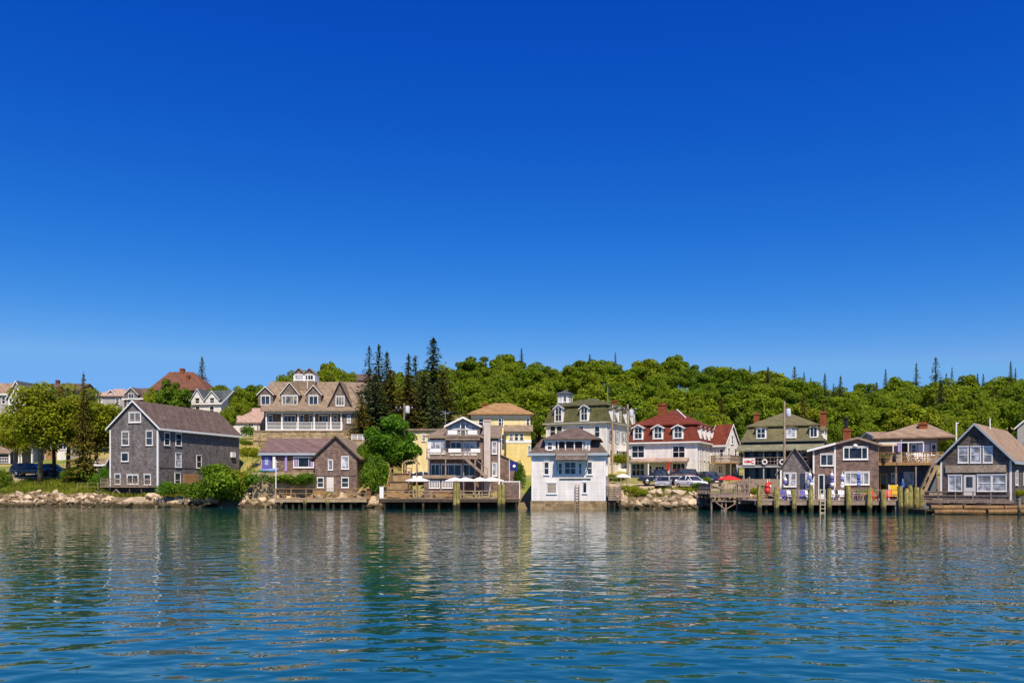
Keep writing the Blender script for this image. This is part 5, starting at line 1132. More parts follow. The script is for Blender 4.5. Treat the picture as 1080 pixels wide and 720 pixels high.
    for s in (-1, 1):
        MB().box(f[0] - .02, s * .62 - .17, f[2] - .26, f[0] + .13, s * .62 + .17, f[2] - .1).build('headlight', LAMP, t); MB().box(-L / 2 - .02, s * .68 - .14, body[1][2] - .28, -L / 2 + .12, s * .68 + .14, body[1][2] - .12).build('tail_light', TAIL, t)
        MB().box(.75, s * (hw + .09) - .09, gh[4][1] + .02, .88, s * (hw + .09) + .09, gh[4][1] + .17).build('mirror', col, t)
    MB().box(L / 2 - .16, -hw * .8, body[-1][1] - .02, L / 2 + .05, hw * .8, body[-1][1] + .14).build('bumper', BLACK if kind != 'sedan' else col, t)
    MB().box(L / 2 - .1, -.36, .52 if kind == 'sedan' else .68, L / 2 + .035, .36, .62 if kind == 'sedan' else .88).build('grille', BLACK, t)
    MB().box(L / 2 + .04, -.24, body[-1][1] + .02, L / 2 + .065, .24, body[-1][1] + .13).build('plate', WHITE, t)
    return t
def carat(kind, label, col, x, Y, rz, dz=0.03):
    X = wx(x, Y); return car(kind, label, col, (X, Y, HT(X, Y) + dz + .03), R(rz))
carat('pickup', 'dark navy pickup truck parked side on before the inn porch', paint('navy_car_paint', (.012, .016, .03)), 697, 105, 176)
carat('sedan', 'silver grey sedan facing the water in front of the dark pickup', paint('silver_car_paint', (.33, .34, .37)), 699.5, 100.6, -104)
carat('sedan', 'white sedan facing the water at the right of the silver one', paint('white_car_paint', (.78, .78, .77)), 729, 100.8, -66)
carat('suv', 'dark red suv half hidden behind the pickup tailgate', paint('maroon_car_paint', (.10, .012, .02)), 716, 108.5, 182)
carat('suv', 'dark blue suv parked at the fence right of the white sedan', paint('blue_car_paint', (.02, .035, .07)), 747.5, 103, -80)
carat('suv', 'black suv under the maple on the left shore road', paint('black_car_paint', (.015, .018, .025)), 32, 116, 4)
carat('sedan', 'blue sedan nosing out from behind the maple trunk on the left shore road', paint('midblue_car_paint', (.05, .10, .22)), 55, 118, 8)
carat('sedan', 'white sedan parked above the timber steps left of the restaurant', WHITE if False else paint('white_car_paint', (.78, .78, .77)), 446.5, 104, 12)
umbrella((wx(657, 101), 101, HT(wx(657, 101), 101)), 'lone white umbrella on the grass left of the inn porch', 1.0, 1.75 + .1, None)
# ================================================================ utility poles and wires
def upole(x, Y, ytop, label, m, transformer=None, arm=True, r=.16, lean=0.0):
    X = wx(x, Y); g = HT(X, Y); h = wz(ytop, Y) - g
    t = thing('utility_pole', label, 'utility pole', (X, Y, g), 0, 'utility poles along the shore road')
    MB().tube([(0, 0, -.5), (lean, 0, h)], [r, r * .68], 10).build('shaft', m, t)
    if arm:
        MB().box(-1.1 + lean, -.16, h - .75, 1.1 + lean, -.05, h - .63).build('crossarm', DARKW, t)
        for q in (-1.0, -.45, .45, 1.0): MB().lathe([(.05, 0), (.07, .08), (.04, .2)], 8, (q + lean, -.1, h - .629)).build('insulator', mat('grey_porcelain', (.4, .4, .42), .3), t)
    if transformer: c = MB().lathe([(.26, 0), (.29, .08), (.29, .85), (.22, .95), (.05, .98)], 12, (lean + .42, -.1, h - 1.0 - transformer)); c.build('transformer', mat('transformer_grey', (.55, .57, .58), .45), t, True); MB().box(lean + .1, -.16, h - .6 - transformer, lean + .2, -.04, h - .4 - transformer).build('bracket', STEEL, t)
    return t, Vector((X + lean, Y, g + h))
PW = mat('bleached_pole_wood', (.42, .33, .24), .85, 'wood'); PG = mat('grey_pole_wood', (.30, .25, .19), .85, 'wood')
tops = []
for a in ((426.3, 107, 425, 'grey utility pole with transformer rising from the bright green maple', PG, .3), (662, 104, 426, 'pale utility pole with transformer in front of the red roofed inn', PW, .6), (827.3, 97, 423, 'slim pale utility pole with transformer before the olive hip roof', PW, .8), (645.8, 112, 443, 'tan utility pole at the corner of the olive mansard house', mat('tan_pole_wood', (.5, .34, .16), .85, 'wood'), None)):
    tops.append(upole(a[0], a[1], a[2], a[3], a[4], a[5], arm=a[5] is not None and a[0] < 800)[1])
def cable(p, q, sag, label, dz=0):
    m = MB(); p, q = Vector(p), Vector(q); pts = []
    for i in range(13): s = i / 12; c = p.lerp(q, s); c.z -= sag * 4 * s * (1 - s); pts.append(c)
    m.tube(pts, .014, 5); tag(m.build('power_cable', BLACK), label, 'cable', 'overhead cables')
o = Vector((0, 0, -.45))
cable(tops[0] + o, tops[1] + o, .9, 'overhead cable between the maple pole and the pale pole by the inn')
cable(tops[1] + o, tops[2] + Vector((0, 0, -.7)), .9, 'overhead cable from the pale pole by the inn to the slim pole further right')
cable(tops[1] + Vector((0, 0, -1.6)), tops[3] + Vector((0, 0, -.2)), .3, 'short overhead cable from the pale pole to the tan pole')
cable(tops[0] + Vector((0, 0, -1.2)), (wx(452, 98), 98.5, wz(470, 98)), .3, 'service cable from the maple pole to the restaurant')
cable(tops[1] + Vector((0, 0, -6.2)), (wx(668, 117), 116.8, wz(478, 117)), .3, 'service cable from the pale pole to the left corner of the inn')
for x, y0, y1, Y, l in ((1008.5, 446, 463, 84, 'slim pale post beside the left slope of the cottage roof'),):
    t = thing('vent_post', l, 'post', (wx(x, Y), Y, ZD)); MB().tube([(0, 0, 0), (0, 0, wz(y0, Y) - ZD)], .08).build('shaft', WHITE, t); MB().bar((-.05, 0, wz(y0, Y) - ZD), (.25, 0, wz(y0, Y) - ZD + .02), .08).build('arm', WHITE, t)

# ================================================================ vegetation
def quads_mesh(name, P, m):
    n = len(P); me = bpy.data.meshes.new(name)
    me.vertices.add(n * 4); me.vertices.foreach_set('co', P.reshape(-1).astype(np.float32))
    me.loops.add(n * 4); me.loops.foreach_set('vertex_index', np.arange(n * 4, dtype=np.int32))
    me.polygons.add(n); me.polygons.foreach_set('loop_start', np.arange(0, n * 4, 4, dtype=np.int32)); me.polygons.foreach_set('loop_total', np.full(n, 4, dtype=np.int32))
    me.update(calc_edges=True); me.materials.append(m); return me
def norm(v): return v / np.maximum(1e-6, np.linalg.norm(v, axis=1))[:, None]
def leaves(rg, pos, nrm, size, jit=.7, asp=.62):
    n = len(pos); nr = norm(nrm + rg.normal(0, jit, (n, 3)))
    a = norm(np.cross(nr, rg.normal(0, 1, (n, 3)))); b = np.cross(nr, a)
    s = (size * rg.uniform(.6, 1.4, n))[:, None]
    fold = nr * s * .12
    return np.stack([pos - a * s * .5, pos + b * s * asp * .5 + fold, pos + a * s * .5, pos - b * s * asp * .5 + fold], 1)
def crown_mesh(name, seed, rx, rz, zc, nl, nleaf, size, m, lob=(.30, .52), low=-.75, qr=(.35, .80), core=.5):
    """irregular crown: leaf clusters gathered on overlapping boughs with gaps between them"""
    rg = np.random.default_rng(seed); L = []
    for i in range(nl):
        for _ in range(30):
            d = norm(rg.normal(0, 1, (1, 3)))[0]
            if d[2] > low: break
        q = rg.uniform(*qr); r = rg.uniform(*lob)
        L.append((d * q * np.array([rx, rx, rz]) + np.array([0, 0, zc]), r * rx * (1.15 if d[2] < 0 else 1.0)))
    L.append((np.array([0, 0, zc]), rx * core))
    w = np.array([r ** 2 for c, r in L]); w /= w.sum(); pick = rg.choice(len(L), nleaf, p=w)
    C = np.array([c for c, r in L])[pick]; Rr = np.array([r for c, r in L])[pick]
    d = norm(rg.normal(0, 1, (nleaf, 3)) + np.array([0, 0, .25]))
    rad = np.where(rg.random(nleaf) < .72, rg.uniform(.86, 1.08, nleaf), rg.uniform(.3, .95, nleaf))
    pos = C + d * (Rr * rad)[:, None] * np.array([1, 1, .78])
    nrm = d * .8 + np.array([0, 0, .55])
    return quads_mesh(name, leaves(rg, pos, nrm, size, .55), m)
def trunk_mesh(name, seed, h, r, m, spread=2.2):
    rg = random.Random(seed); t = MB()
    t.tube([(0, 0, -.6), (.05, 0, h * .3), (rg.uniform(-.2, .2), rg.uniform(-.2, .2), h * .62), (rg.uniform(-.3, .3), rg.uniform(-.3, .3), h)], [r * 1.25, r, r * .7, r * .25], 9)
    for i in range(7):
        a = i * 2.4 + rg.random(); z = h * rg.uniform(.35, .7); k = rg.uniform(.6, 1) * spread
        t.tube([(0, 0, z), (k * .5 * math.cos(a), k * .5 * math.sin(a), z + .8), (k * math.cos(a), k * math.sin(a), z + 2.0)], [r * .42, r * .3, r * .1], 6)
    return t.mesh(name, m, True)
def spruce_mesh(name, seed, h, rb, z0, m, dens=1.0, power=.85, size=.55):
    rg = np.random.default_rng(seed); P = []; z = z0
    while z < h - .25:
        f = (h - z) / (h - z0); r = rb * f ** power * rg.uniform(.72, 1.15)
        nb = max(4, int((5 + 6 * f) * dens)); a0 = rg.uniform(0, 6.3)
        for k in range(nb):
            a = a0 + 6.283 * k / nb + rg.uniform(-.3, .3); rr = r * rg.uniform(.55, 1.12); n = max(2, int(rr / .30))
            if rg.random() < .12: continue
            t = (np.arange(n) + .6) / n
            droop = -rr * .34 * t + rr * .16 * t ** 2
            px = np.cos(a) * rr * t; py = np.sin(a) * rr * t
            base = np.stack([px, py, z + droop], 1)
            for _ in range(2):
                pos = base + rg.normal(0, .09, base.shape)
                di = np.array([np.cos(a), np.sin(a), -.25]) + rg.normal(0, .35, (n, 3)); di = norm(di); sd = norm(np.cross(di, np.array([0, 0, 1.0]) + rg.normal(0, .35, (n, 3))))
                s = (size * rg.uniform(.7, 1.3, n) * (1.05 - .35 * t) * (.55 + .45 * f))[:, None]
                P.append(np.stack([pos - di * s * .6, pos + sd * s * .34 - np.array([0, 0, .12]) * s, pos + di * s * .7, pos - sd * s * .34 - np.array([0, 0, .12]) * s], 1))
        z += rg.uniform(.28, .45) * (.55 + .6 * f)
    top = np.zeros((14, 3)); top[:, 2] = h - rg.uniform(0, .9, 14)
    P.append(leaves(rg, top, rg.normal(0, 1, (14, 3)), .28, 1.0))
    return quads_mesh(name, np.concatenate(P), m)
BARK = mat('grey_brown_bark', (.085, .06, .042), .95, 'rock', var=.35); PALEB = mat('pale_bark', (.25, .18, .11), .9, 'wood', var=.35)
LF = leaf_mat('broadleaf_green', (.115, .19, .008), (.22, .32, .016), (.26, .31, .015), .46)
LD = leaf_mat('deep_green_leaf', (.075, .145, .008), (.135, .235, .013), (.17, .22, .012), .4)
LY = leaf_mat('yellow_green_leaf', (.17, .23, .010), (.28, .32, .014), (.22, .28, .014), .34)
LM = leaf_mat('maple_olive_leaf', (.20, .235, .010), (.34, .37, .017), (.23, .27, .013), .47)
LG = leaf_mat('fresh_green_leaf', (.06, .17, .009), (.13, .27, .016), (.13, .24, .013), .4)
SP = leaf_mat('spruce_needle', (.036, .065, .020), (.09, .115, .034), (.09, .105, .025), .2, .7)
SO = leaf_mat('olive_spruce_needle', (.085, .085, .010), (.17, .15, .018), (.13, .10, .014), .18, .7)
SH = leaf_mat('shrub_leaf', (.07, .15, .007), (.15, .25, .013), (.17, .22, .012), .3)
BROAD = []
for k in range(8):
    rx = (3.9, 4.3, 3.5, 4.6, 3.7, 4.1, 3.3, 4.4)[k]; rz = (3.7, 3.2, 4.0, 3.5, 4.4, 3.6, 3.7, 3.0)[k]; mm = (LF, LF, LD, LF, LF, LY, LD, LF)[k]
    BROAD.append((crown_mesh('crown', 100 + k, rx, rz, 6.6, 36, 9500, .42, mm, (.17, .32), -.85, (.5, .84), .68), trunk_mesh('trunk', k, 8.2, .24, BARK)))
SPR = []
for k in range(6):
    h = (15, 14, 16, 13, 15, 14)[k]; SPR.append((spruce_mesh('crown', 300 + k, h, (4.4, 3.9, 4.8, 4.2, 3.3, 5.0)[k], (1.6, 2.5, 1.2, 1.2, 6.5, 1.0)[k], SP if k in (0, 1, 4, 5) else SO, (1.1, .9, 1.2, 1.2, .62, 1.25)[k]), MB().tube([(0, 0, -.6), (0, 0, h * .6), (0, 0, h)], [.24, .13, .02], 8).mesh('trunk', BARK, True), h))
TREES = []
def plant_tree(kind, X, Y, s, label, group, sz=None, rz=None, name=None, z=None):
    cm, tm = kind[0], kind[1]
    z = HT(X, Y) if z is None else z
    t = thing(name or 'broadleaf_tree', label, 'tree', (X, Y, z), random.uniform(0, 6.28) if rz is None else rz, group)
    t.scale = (s, s, sz or s); link('trunk', tm, t); link('crown', cm, t); return t
# ---- the wood on the hill, tree by tree
REFS = [(440, 'left of the yellow house'), (492, 'behind the yellow house'), (566, 'behind the olive mansard house'), (655, 'behind the red roofed inn'), (772, 'behind the olive balcony house'), (882, 'behind the twin window building'), (945, 'behind the tan hip roofed house'), (1006, 'behind the gabled cottage'), (1500, '')]
spots = []
rng = random.Random(21)
for ri, (Y, row, step) in enumerate(((141, 'lowest row', 7.6), (152, 'second row', 7.4), (164, 'third row', 7.4), (177, 'fourth row', 7.6), (190, 'fifth row', 7.8), (204, 'ridge row', 7.4))):
    x = wx(452, Y) + rng.random() * 4; xe = wx(1140, Y) + 10
    while x < xe:
        X, YY = x + rng.uniform(-1.5, 1.5), Y + rng.uniform(-3.5, 3.5)
        if not (Y < 150 and X < 22): spots.append((X, YY, row, ri))
        x += step * rng.uniform(.85, 1.2)
names = {}
for X, Y, row, ri in spots:
    px = CX + F * X / Y; ref = [b_ for (a_, n_), (b_, _) in zip(REFS, REFS) if a_ <= px] and [n_ for a_, n_ in REFS if a_ <= px] or [REFS[0][1]]
    ref = ref[-1] or REFS[-2][1]
    names.setdefault((row, ref), []).append((px, X, Y, ri))
ORD = ['first', 'second', 'third', 'fourth', 'fifth', 'sixth', 'seventh', 'eighth', 'ninth', 'tenth', 'eleventh', 'twelfth', 'thirteenth', 'fourteenth']
for (row, ref), lst in names.items():
    lst.sort()
    for i, (px, X, Y, ri) in enumerate(lst):
        k = rng.choice((0, 1, 3, 4, 0, 1, 3, 7, 2, 6, 5)); spruce = rng.random() < (.13 if ri < 5 else .0)
        if spruce:
            k = rng.choice((0, 2, 3, 5)); s = rng.uniform(.70, .85); tone = 'dark spruce'
            plant_tree(SPR[k], X, Y, s, f'{tone}, {row} of wood {ref}, {ORD[i]} from left', 'trees of the wooded hill', name='spruce_tree')
        else:
            s = rng.uniform(.85, 1.35) if ri < 5 else rng.uniform(1.1, 1.55); tone = {5: 'yellow green tree', 2: 'deep green tree', 6: 'deep green tree'}.get(k, 'leafy green tree')
            plant_tree(BROAD[k], X, Y, s, f'{tone}, {row} of wood {ref}, {ORD[i]} from left', 'trees of the wooded hill', sz=rng.uniform(.86, 1.12))
# ---- spruce tips that stand out above the wood: px, top py, depth, variant, width factor, label
def spr_top(px, py, Y, k, wf, label, group='spruces above the wood', hfix=None):
    X = wx(px, Y); g = HT(X, Y); h = hfix or (wz(py, Y) - g); s = h / SPR[k][2]
    if hfix: g = wz(py, Y) - h
    plant_tree(SPR[k], X, Y, s * wf, label, group, sz=s, name='spruce_tree', z=g)
for a in ((550, 367, 200, 1, .8, 'lone spruce tip on the ridge above the yellow house'), (622, 373, 200, 0, .8, 'dark spruce tip at the notch above the olive mansard house'), (649, 371, 203, 1, .6, 'tiny spruce tip above the roof lantern house'), (791, 385, 198, 0, .8, 'spruce tip left of the balcony house roof on the ridge'), (810, 386, 196, 5, .8, 'rounded dark spruce on the ridge above the balcony house chimney'), (838, 386, 200, 3, .85, 'pointed spruce on the ridge above the slim utility pole'), (848, 392, 202, 1, .7, 'small spruce right of the pointed one above the slim utility pole'), (855, 398, 200, 3, .7, 'low spruce on the ridge above the balcony house right chimney'), (870, 393, 196, 0, .75, 'spruce on the ridge just left of the twin window building'), (879, 404, 198, 1, .7, 'small spruce in the skyline dip above the twin window building'), (886.5, 395.5, 180, 0, .75, 'tall dark spruce in the skyline dip above the stove pipe'),
    (934, 389, 203, 1, .7, 'thin spruce left of the tan hip roof on the skyline'), (966.5, 382.5, 203, 1, .7, 'spruce tip above the tan hip roof chimney'), (987, 376, 200, 4, 1.0, 'tallest ragged spruce on the right skyline'), (1004, 387, 202, 1, .55, 'thin spire spruce right of the tallest ragged spruce'), (998, 393, 203, 0, .6, 'short spruce beside the thin spire on the right skyline'), (1031, 393, 203, 0, .6, 'left one of two short spruces above the cottage gable'), (1037, 394, 203, 1, .7, 'right one of two short spruces above the cottage gable'), (1066, 380.5, 200, 0, .6, 'slim spruce on the skyline near the right picture edge'), (1071, 388, 202, 1, .6, 'short spruce just right of the slim one near the right edge'), (1055, 396, 203, 1, .5, 'small spruce above the cottage tan roof on the skyline'),
    (815, 420, 150, 5, 1.0, 'pale spruce standing behind the left chimney of the balcony house'), (783, 412, 155, 2, 1.0, 'brownish spruce between the inn annex and the balcony house'), (868, 420, 150, 2, .9, 'olive spruce behind the right chimney of the balcony house')): spr_top(*a)
for a in ((389.5, 364, 142, 4, .95, 'leftmost thin bare spruce top of the dark cluster'), (399.5, 363, 140, 1, 1.1, 'tallest of the three spruces at the left of the dark cluster'), (408, 371, 138, 1, 1.15, 'third spruce from the left in the dark cluster'), (431, 373.5, 140, 1, 1.15, 'left one of the close spruce pair in the dark cluster'), (438, 374, 142, 4, 1.1, 'right one of the close spruce pair in the dark cluster'), (457, 354.5, 146, 0, 1.3, 'tallest spruce with broad dark top in the cluster behind the restaurant'),
    (396, 394, 128, 5, 1.5, 'wide dark spruce right of the porch house end'), (412, 388, 131, 2, 1.6, 'brownish spruce in the middle of the dark cluster'), (430, 392, 132, 2, 1.5, 'olive brown spruce below the close spruce pair'), (447, 393, 134, 5, 1.5, 'dark spruce left under the tallest broad topped spruce'), (467, 390, 136, 2, 1.5, 'olive spruce right under the tallest broad topped spruce'), (381, 410, 124, 2, 1.1, 'small brown spruce touching the porch house corner'), (458, 405, 126, 0, 1.2, 'dark spruce behind the cream shed')): spr_top(*a, group='dark spruce cluster')
spr_top(213, 376, 185, 3, .9, 'lone spruce on the left skyline beside the rust roofed house', 'skyline trees left')
def bt(k, px, py_top, Y, w_px, label, group=None, zs=None, h=None):
    """broadleaf tree of given crown width and top; h is its height in metres"""
    X = wx(px, Y); wid = w_px * Y / F; s = wid / (2 * (3.9, 4.3, 3.5, 4.6, 3.7, 4.1, 3.3, 4.4)[k] * 1.18); top = wz(py_top, Y); g = HT(X, Y)
    full = 10.6; sz = max(.25, (top - g) / full)
    plant_tree(BROAD[k], X, Y, s, label, group, sz=sz if zs is None else zs)
for a in ((304, 386, 160, 40, 'broad tree behind the left dormers of the porch house'), (326, 388, 168, 36, 'tree behind the porch house cupola'), (346, 377.5, 163, 42, 'tallest round tree behind the porch house right of the cupola'), (363, 384, 170, 34, 'tree at the far right behind the porch house ridge'), (290, 402, 150, 36, 'low tree left of the porch house roof'), (268, 402, 158, 44, 'wide tree in the green mass left of the porch house'), (245, 404, 154, 40, 'tree with dark flank in the green mass left of the porch house'), (232, 402, 168, 36, 'tree behind the twin gabled white house'), (254, 418, 143, 30, 'lower tree in front of the green mass left of the porch house'), (277, 408, 172, 40, 'rear tree of the green mass left of the porch house'), (215, 404, 178, 34, 'bush like tree below the lone skyline spruce'), (241, 426, 136, 24, 'small shaded tree behind the roof end of the big grey house')):
    bt(rng.choice((0, 1, 3)), *a, group='trees left of the porch house')
bt(2, 182, 397, 146, 44, 'round olive green tree above the roof ridge of the big grey house'); bt(5, 160, 405, 152, 26, 'smaller yellowish tree left of the round olive one above the big grey house')
for a in ((4, 432, 143, 22, 'small tree at the left edge above the blue building'), (72, 425, 160, 34, 'tree on the slope behind the maples'), (128, 428, 150, 24, 'tree behind the grey gable peak'), (106, 432, 142, 30, 'tree right behind the maples beside the grey gable'), (95, 450, 130, 26, 'low tree between the maples and the grey house'), (152, 424, 160, 24, 'tree under the small brown house behind the gable')): bt(rng.choice((0, 5)), *a, group='trees on the left slope')
bt(5, 757, 431, 142, 42, 'bright yellow green tree behind the right roof of the inn'); bt(5, 766, 440, 138, 26, 'lime coloured small tree beside the inn annex gable'); bt(7, 735, 428, 146, 34, 'green tree behind the inn hip roof')
for a in ((419, 386, 152, 36, 'green tree showing between the two thin spruce groups'), (446, 384, 156, 36, 'green tree just left of the tallest broad topped spruce'), (475, 383, 150, 36, 'green tree right of the tallest broad topped spruce')): bt(0, *a)
bt(3, 880, 440, 128, 34, 'green tree behind the stove pipe chimney'); bt(1, 916, 436, 125, 40, 'green tree left of the tan hip roof'); bt(0, 1000, 436, 122, 36, 'green tree right of the tan hip roof chimney'); bt(4, 1040, 432, 125, 44, 'green tree above the cottage roof'); bt(6, 1085, 425, 128, 40, 'deep green tree at the right picture edge above the grey gable')
bt(2, 552, 440, 140, 30, 'dark tree in the gap between the yellow house and the mansard house'); bt(2, 782, 440, 136, 30, 'dark tree in the gap right of the inn annex'); bt(6, 566, 425, 146, 30, 'green tree rising behind the gap right of the yellow house')
# ---- near trees with finer leaves
MAPA = (crown_mesh('crown', 501, 3.9, 4.6, 7.8, 34, 11500, .34, LM, (.22, .42), -.9), trunk_mesh('trunk', 41, 9, .26, PALEB, 2.6))
MAPB = (crown_mesh('crown', 502, 3.9, 5.2, 8.0, 34, 11500, .34, LM, (.22, .42), -.95), trunk_mesh('trunk', 42, 9.5, .26, BARK, 2.6))
MAPG = (crown_mesh('crown', 503, 3.1, 3.4, 5.4, 32, 11000, .30, LG, (.17, .34), -.95), trunk_mesh('trunk', 43, 6.5, .2, BARK, 2.0))
X = wx(42, 111); t = plant_tree(MAPA, X, 111, 1.0, 'olive leaved maple with pale trunk in front of the black suv', 'maples on the left shore', rz=.4, name='maple_tree'); t.location.z = wz(507.5, 111); t.scale = (1.14, 1.14, 1.17)
X = wx(72, 113); t = plant_tree(MAPB, X, 113, 1.0, 'tall olive maple left of the dark spruce on the shore', 'maples on the left shore', rz=2.4, name='maple_tree'); t.location.z = wz(503, 113)
X = wx(102, 115); t = plant_tree(MAPB, X, 115, .95, 'olive maple between the dark spruce and the big grey house', 'maples on the left shore', rz=4.2, name='maple_tree'); t.location.z = wz(503, 115)
X = wx(57, 115); t = plant_tree(MAPB, X, 115, .9, 'olive maple between the pale trunked one and the second tall maple', 'maples on the left shore', rz=5.1, sz=.98, name='maple_tree'); t.location.z = wz(505, 115)
X = wx(16, 118); t = plant_tree(MAPA, X, 118, .72, 'smaller olive maple at the left edge of the maple group', 'maples on the left shore', rz=2.0, name='maple_tree'); t.location.z = wz(500, 118)
X = wx(88, 110); h = wz(391.5, 110) - wz(507, 110); t = plant_tree(SPR[2], X, 110, h / 16 * .62, 'dark spruce spire growing through the maples beside the grey gable', None, sz=h / 16, name='spruce_tree', z=wz(507, 110))
X = wx(413, 104); t = plant_tree(MAPG, X, 104, 1.02, 'bright green maple between the plum roofed cottage and the restaurant', None, rz=1.0, name='maple_tree'); t.location.z = wz(512, 104)
X = wx(428, 108); t = plant_tree(MAPG, X, 108, .7, 'smaller green maple behind the arbor left of the cream shed', None, rz=3.0, name='maple_tree'); t.location.z = wz(505, 108)
# ---- shrubs
SHRUB = []
for k in range(4): SHRUB.append(crown_mesh('shrub', 600 + k, 1.5, 1.15, .9, 12, 3200, .20, (SH, SH, LG, LM)[k], (.3, .55), -.5))
def shrub(k, px, py_base, Y, w, h, label, group=None):
    X = wx(px, Y); o = link('shrub', SHRUB[k], None, (X, Y, wz(py_base, Y)), random.uniform(0, 6.28)); s = w * Y / F / 3.3; o.scale = (s, s, h * Y / F / 2.3); tag(o, label, 'shrub', group)
for a in ((0, 232, 530, 99.5, 52, 42, 'largest bush at the water below the long wall of the big grey house'), (0, 215, 528, 100, 34, 30, 'bush merging into the left side of the largest waterside bush'), (3, 250, 524, 101, 28, 36, 'bush at the right end of the big grey house'), (0, 198, 522, 101, 30, 16, 'low bush under the tan boarded panel of the grey house'), (2, 176, 521, 101.5, 26, 14, 'low bush at the corner of the big grey house'), (0, 226, 505, 110, 40, 20, 'bush against the rear half of the grey house wall'),
    (2, 109, 511, 108, 15, 20, 'rounded bush left of the grey gable corner'), (2, 100, 513, 109, 14, 14, 'small bush left of the rounded one'), (0, 5, 517, 109, 18, 28, 'bush at the left picture edge above the rocks'), (0, 75, 506, 111, 26, 16, 'bush below the second maple'), (0, 92, 507, 110.5, 26, 18, 'bush at the spruce foot'), (2, 262, 460, 134, 16, 12, 'dark bush left of the terrace wall'), (3, 263, 483, 118, 22, 14, 'olive bush on the slope between the grey house and the plum cottage'), (0, 260, 470, 126, 14, 8, 'small bush in the middle of the slope'),
    (2, 275, 511, 101.5, 40, 15, 'hedge bush left above the rocks beside the pole'), (0, 300, 511.5, 101, 40, 14, 'hedge bush under the lavender post'), (2, 322, 512, 100.5, 36, 14, 'hedge bush under the white triple window'), (0, 392, 520, 98.5, 24, 40, 'tall shrub right of the plum roofed cottage'), (2, 400, 512, 100, 26, 34, 'shrub below the bright green maple'), (0, 384, 492, 104, 18, 34, 'narrow shrub at the shaded side of the cottage'),
    (3, 664, 521, 96, 26, 12, 'weedy bush on the bank left of the parked cars'), (3, 676, 524, 94.5, 20, 9, 'low weeds bush below the silver sedan bank'), (2, 738, 517, 97.5, 18, 9, 'bush on the bank below the white sedan'), (0, 744, 511, 101, 14, 10, 'bush right of the white sedan'), (3, 718, 519, 97, 26, 6, 'grassy bush on the bank between the two sedans'), (0, 649, 508, 101, 16, 10, 'bush behind the crib dock'), (3, 655, 490, 113, 22, 14, 'bush at the side of the olive mansard house'), (2, 548, 512, 99, 14, 26, 'bush left of the white boathouse'), (3, 1074, 524, 79, 22, 10, 'grass bush right of the gabled cottage'), (3, 796, 522, 86, 12, 10, 'bush between the stilted deck and the pier')): shrub(*a)

# ================================================================ riprap boulders
import bmesh
ROCKM = mat('pale_granite', (.60, .47, .31), .85, 'rock', var=.25, scale=1.0)
ROCKS = []
for k in range(8):
    rg = random.Random(900 + k); bm = bmesh.new(); bmesh.ops.create_icosphere(bm, subdivisions=3, radius=1)
    pl_ = [(Vector((rg.gauss(0, 1), rg.gauss(0, 1), rg.gauss(0, 1))).normalized(), rg.uniform(.38, .72)) for _ in range(13)]
    for v in bm.verts:
        for n_, d_ in pl_:
            q = v.co.dot(n_)
            if q > d_: v.co -= n_ * (q - d_)
        v.co *= 1 + .03 * math.sin(v.co.x * 7 + k) * math.sin(v.co.y * 6)
    me = bpy.data.meshes.new('boulder'); bm.to_mesh(me); bm.free(); me.materials.append(ROCKM); ROCKS.append(me)
def bank(x0, x1, d0, d1, n, label, smin=.35, smax=.9, pw=1.0, zoff=0):
    for i in range(n):
        px = x0 + (x1 - x0) * ((i + rng.random()) / n); X0 = wx(px, 98); Y = Ys(X0) + d0 + (d1 - d0) * rng.random() ** pw; X = wx(px, Y); s = 1.3 * rng.uniform(smin, smax) * (1.15 if Y - Ys(X) < 1 else .9)
        o = link('boulder', rng.choice(ROCKS), None, (X, Y, HT(X, Y) + s * .18 + zoff)); o.rotation_euler = (rng.uniform(-.5, .5), rng.uniform(-.5, .5), rng.random() * 6.28); o.scale = (s * rng.uniform(.8, 1.35), s * rng.uniform(.8, 1.2), s * rng.uniform(.5, .95)); tag(o, label, 'boulder', label)
bank(-8, 113, -.4, 3.6, 94, 'pale granite boulder of the bank below the maples', .25, .62)
bank(112, 228, -.4, 2.0, 58, 'pale granite boulder of the bank below the big grey house', .35, .85)
bank(253, 296, -.3, 5.5, 44, 'pale granite boulder of the pile left of the small railed wharf', .35, .75)
bank(296, 400, -.2, 2.2, 18, 'pale boulder under the small railed wharf', .35, .8)
bank(653, 752, -.3, 5.2, 66, 'tan granite boulder of the bank below the parked cars', .3, .8)
bank(790, 812, -.3, 3, 10, 'tan boulder between the stilted deck and the pier', .4, .8)
bank(385, 410, -.3, 1.8, 10, 'pale boulder at the left corner of the umbrella wharf', .35, .7)

# small broken stone between the boulders
rg = np.random.default_rng(77); P = []
def rubble(x0, x1, d0, d1, n):
    for i in range(n):
        px = rg.uniform(x0, x1); Y = Ys(wx(px, 98)) + rg.uniform(d0, d1); X = wx(px, Y); c = np.array([X, Y, HT(X, Y) + .05]); s = rg.uniform(.12, .3)
        ax = norm(rg.normal(0, 1, (3, 3))); ax[:, 2] *= .8; q = np.array([[-1, -1, -1], [1, -1, -1], [1, 1, -1], [-1, 1, -1], [-1, -1, 1], [1, -1, 1], [1, 1, 1], [-1, 1, 1]]) * rg.uniform(.6, 1, (8, 3))
        w_ = c + (q * np.array([1.2, 1, .7])) @ np.linalg.qr(ax)[0] * s
        for f_ in ((0, 1, 5, 4), (1, 2, 6, 5), (2, 3, 7, 6), (3, 0, 4, 7), (4, 5, 6, 7), (3, 2, 1, 0)): P.append(w_[list(f_)])
rubble(-20, 115, -.3, 3.6, 520); rubble(112, 230, -.3, 2.2, 240); rubble(250, 400, -.3, 4.5, 340); rubble(650, 815, -.3, 5.0, 420)
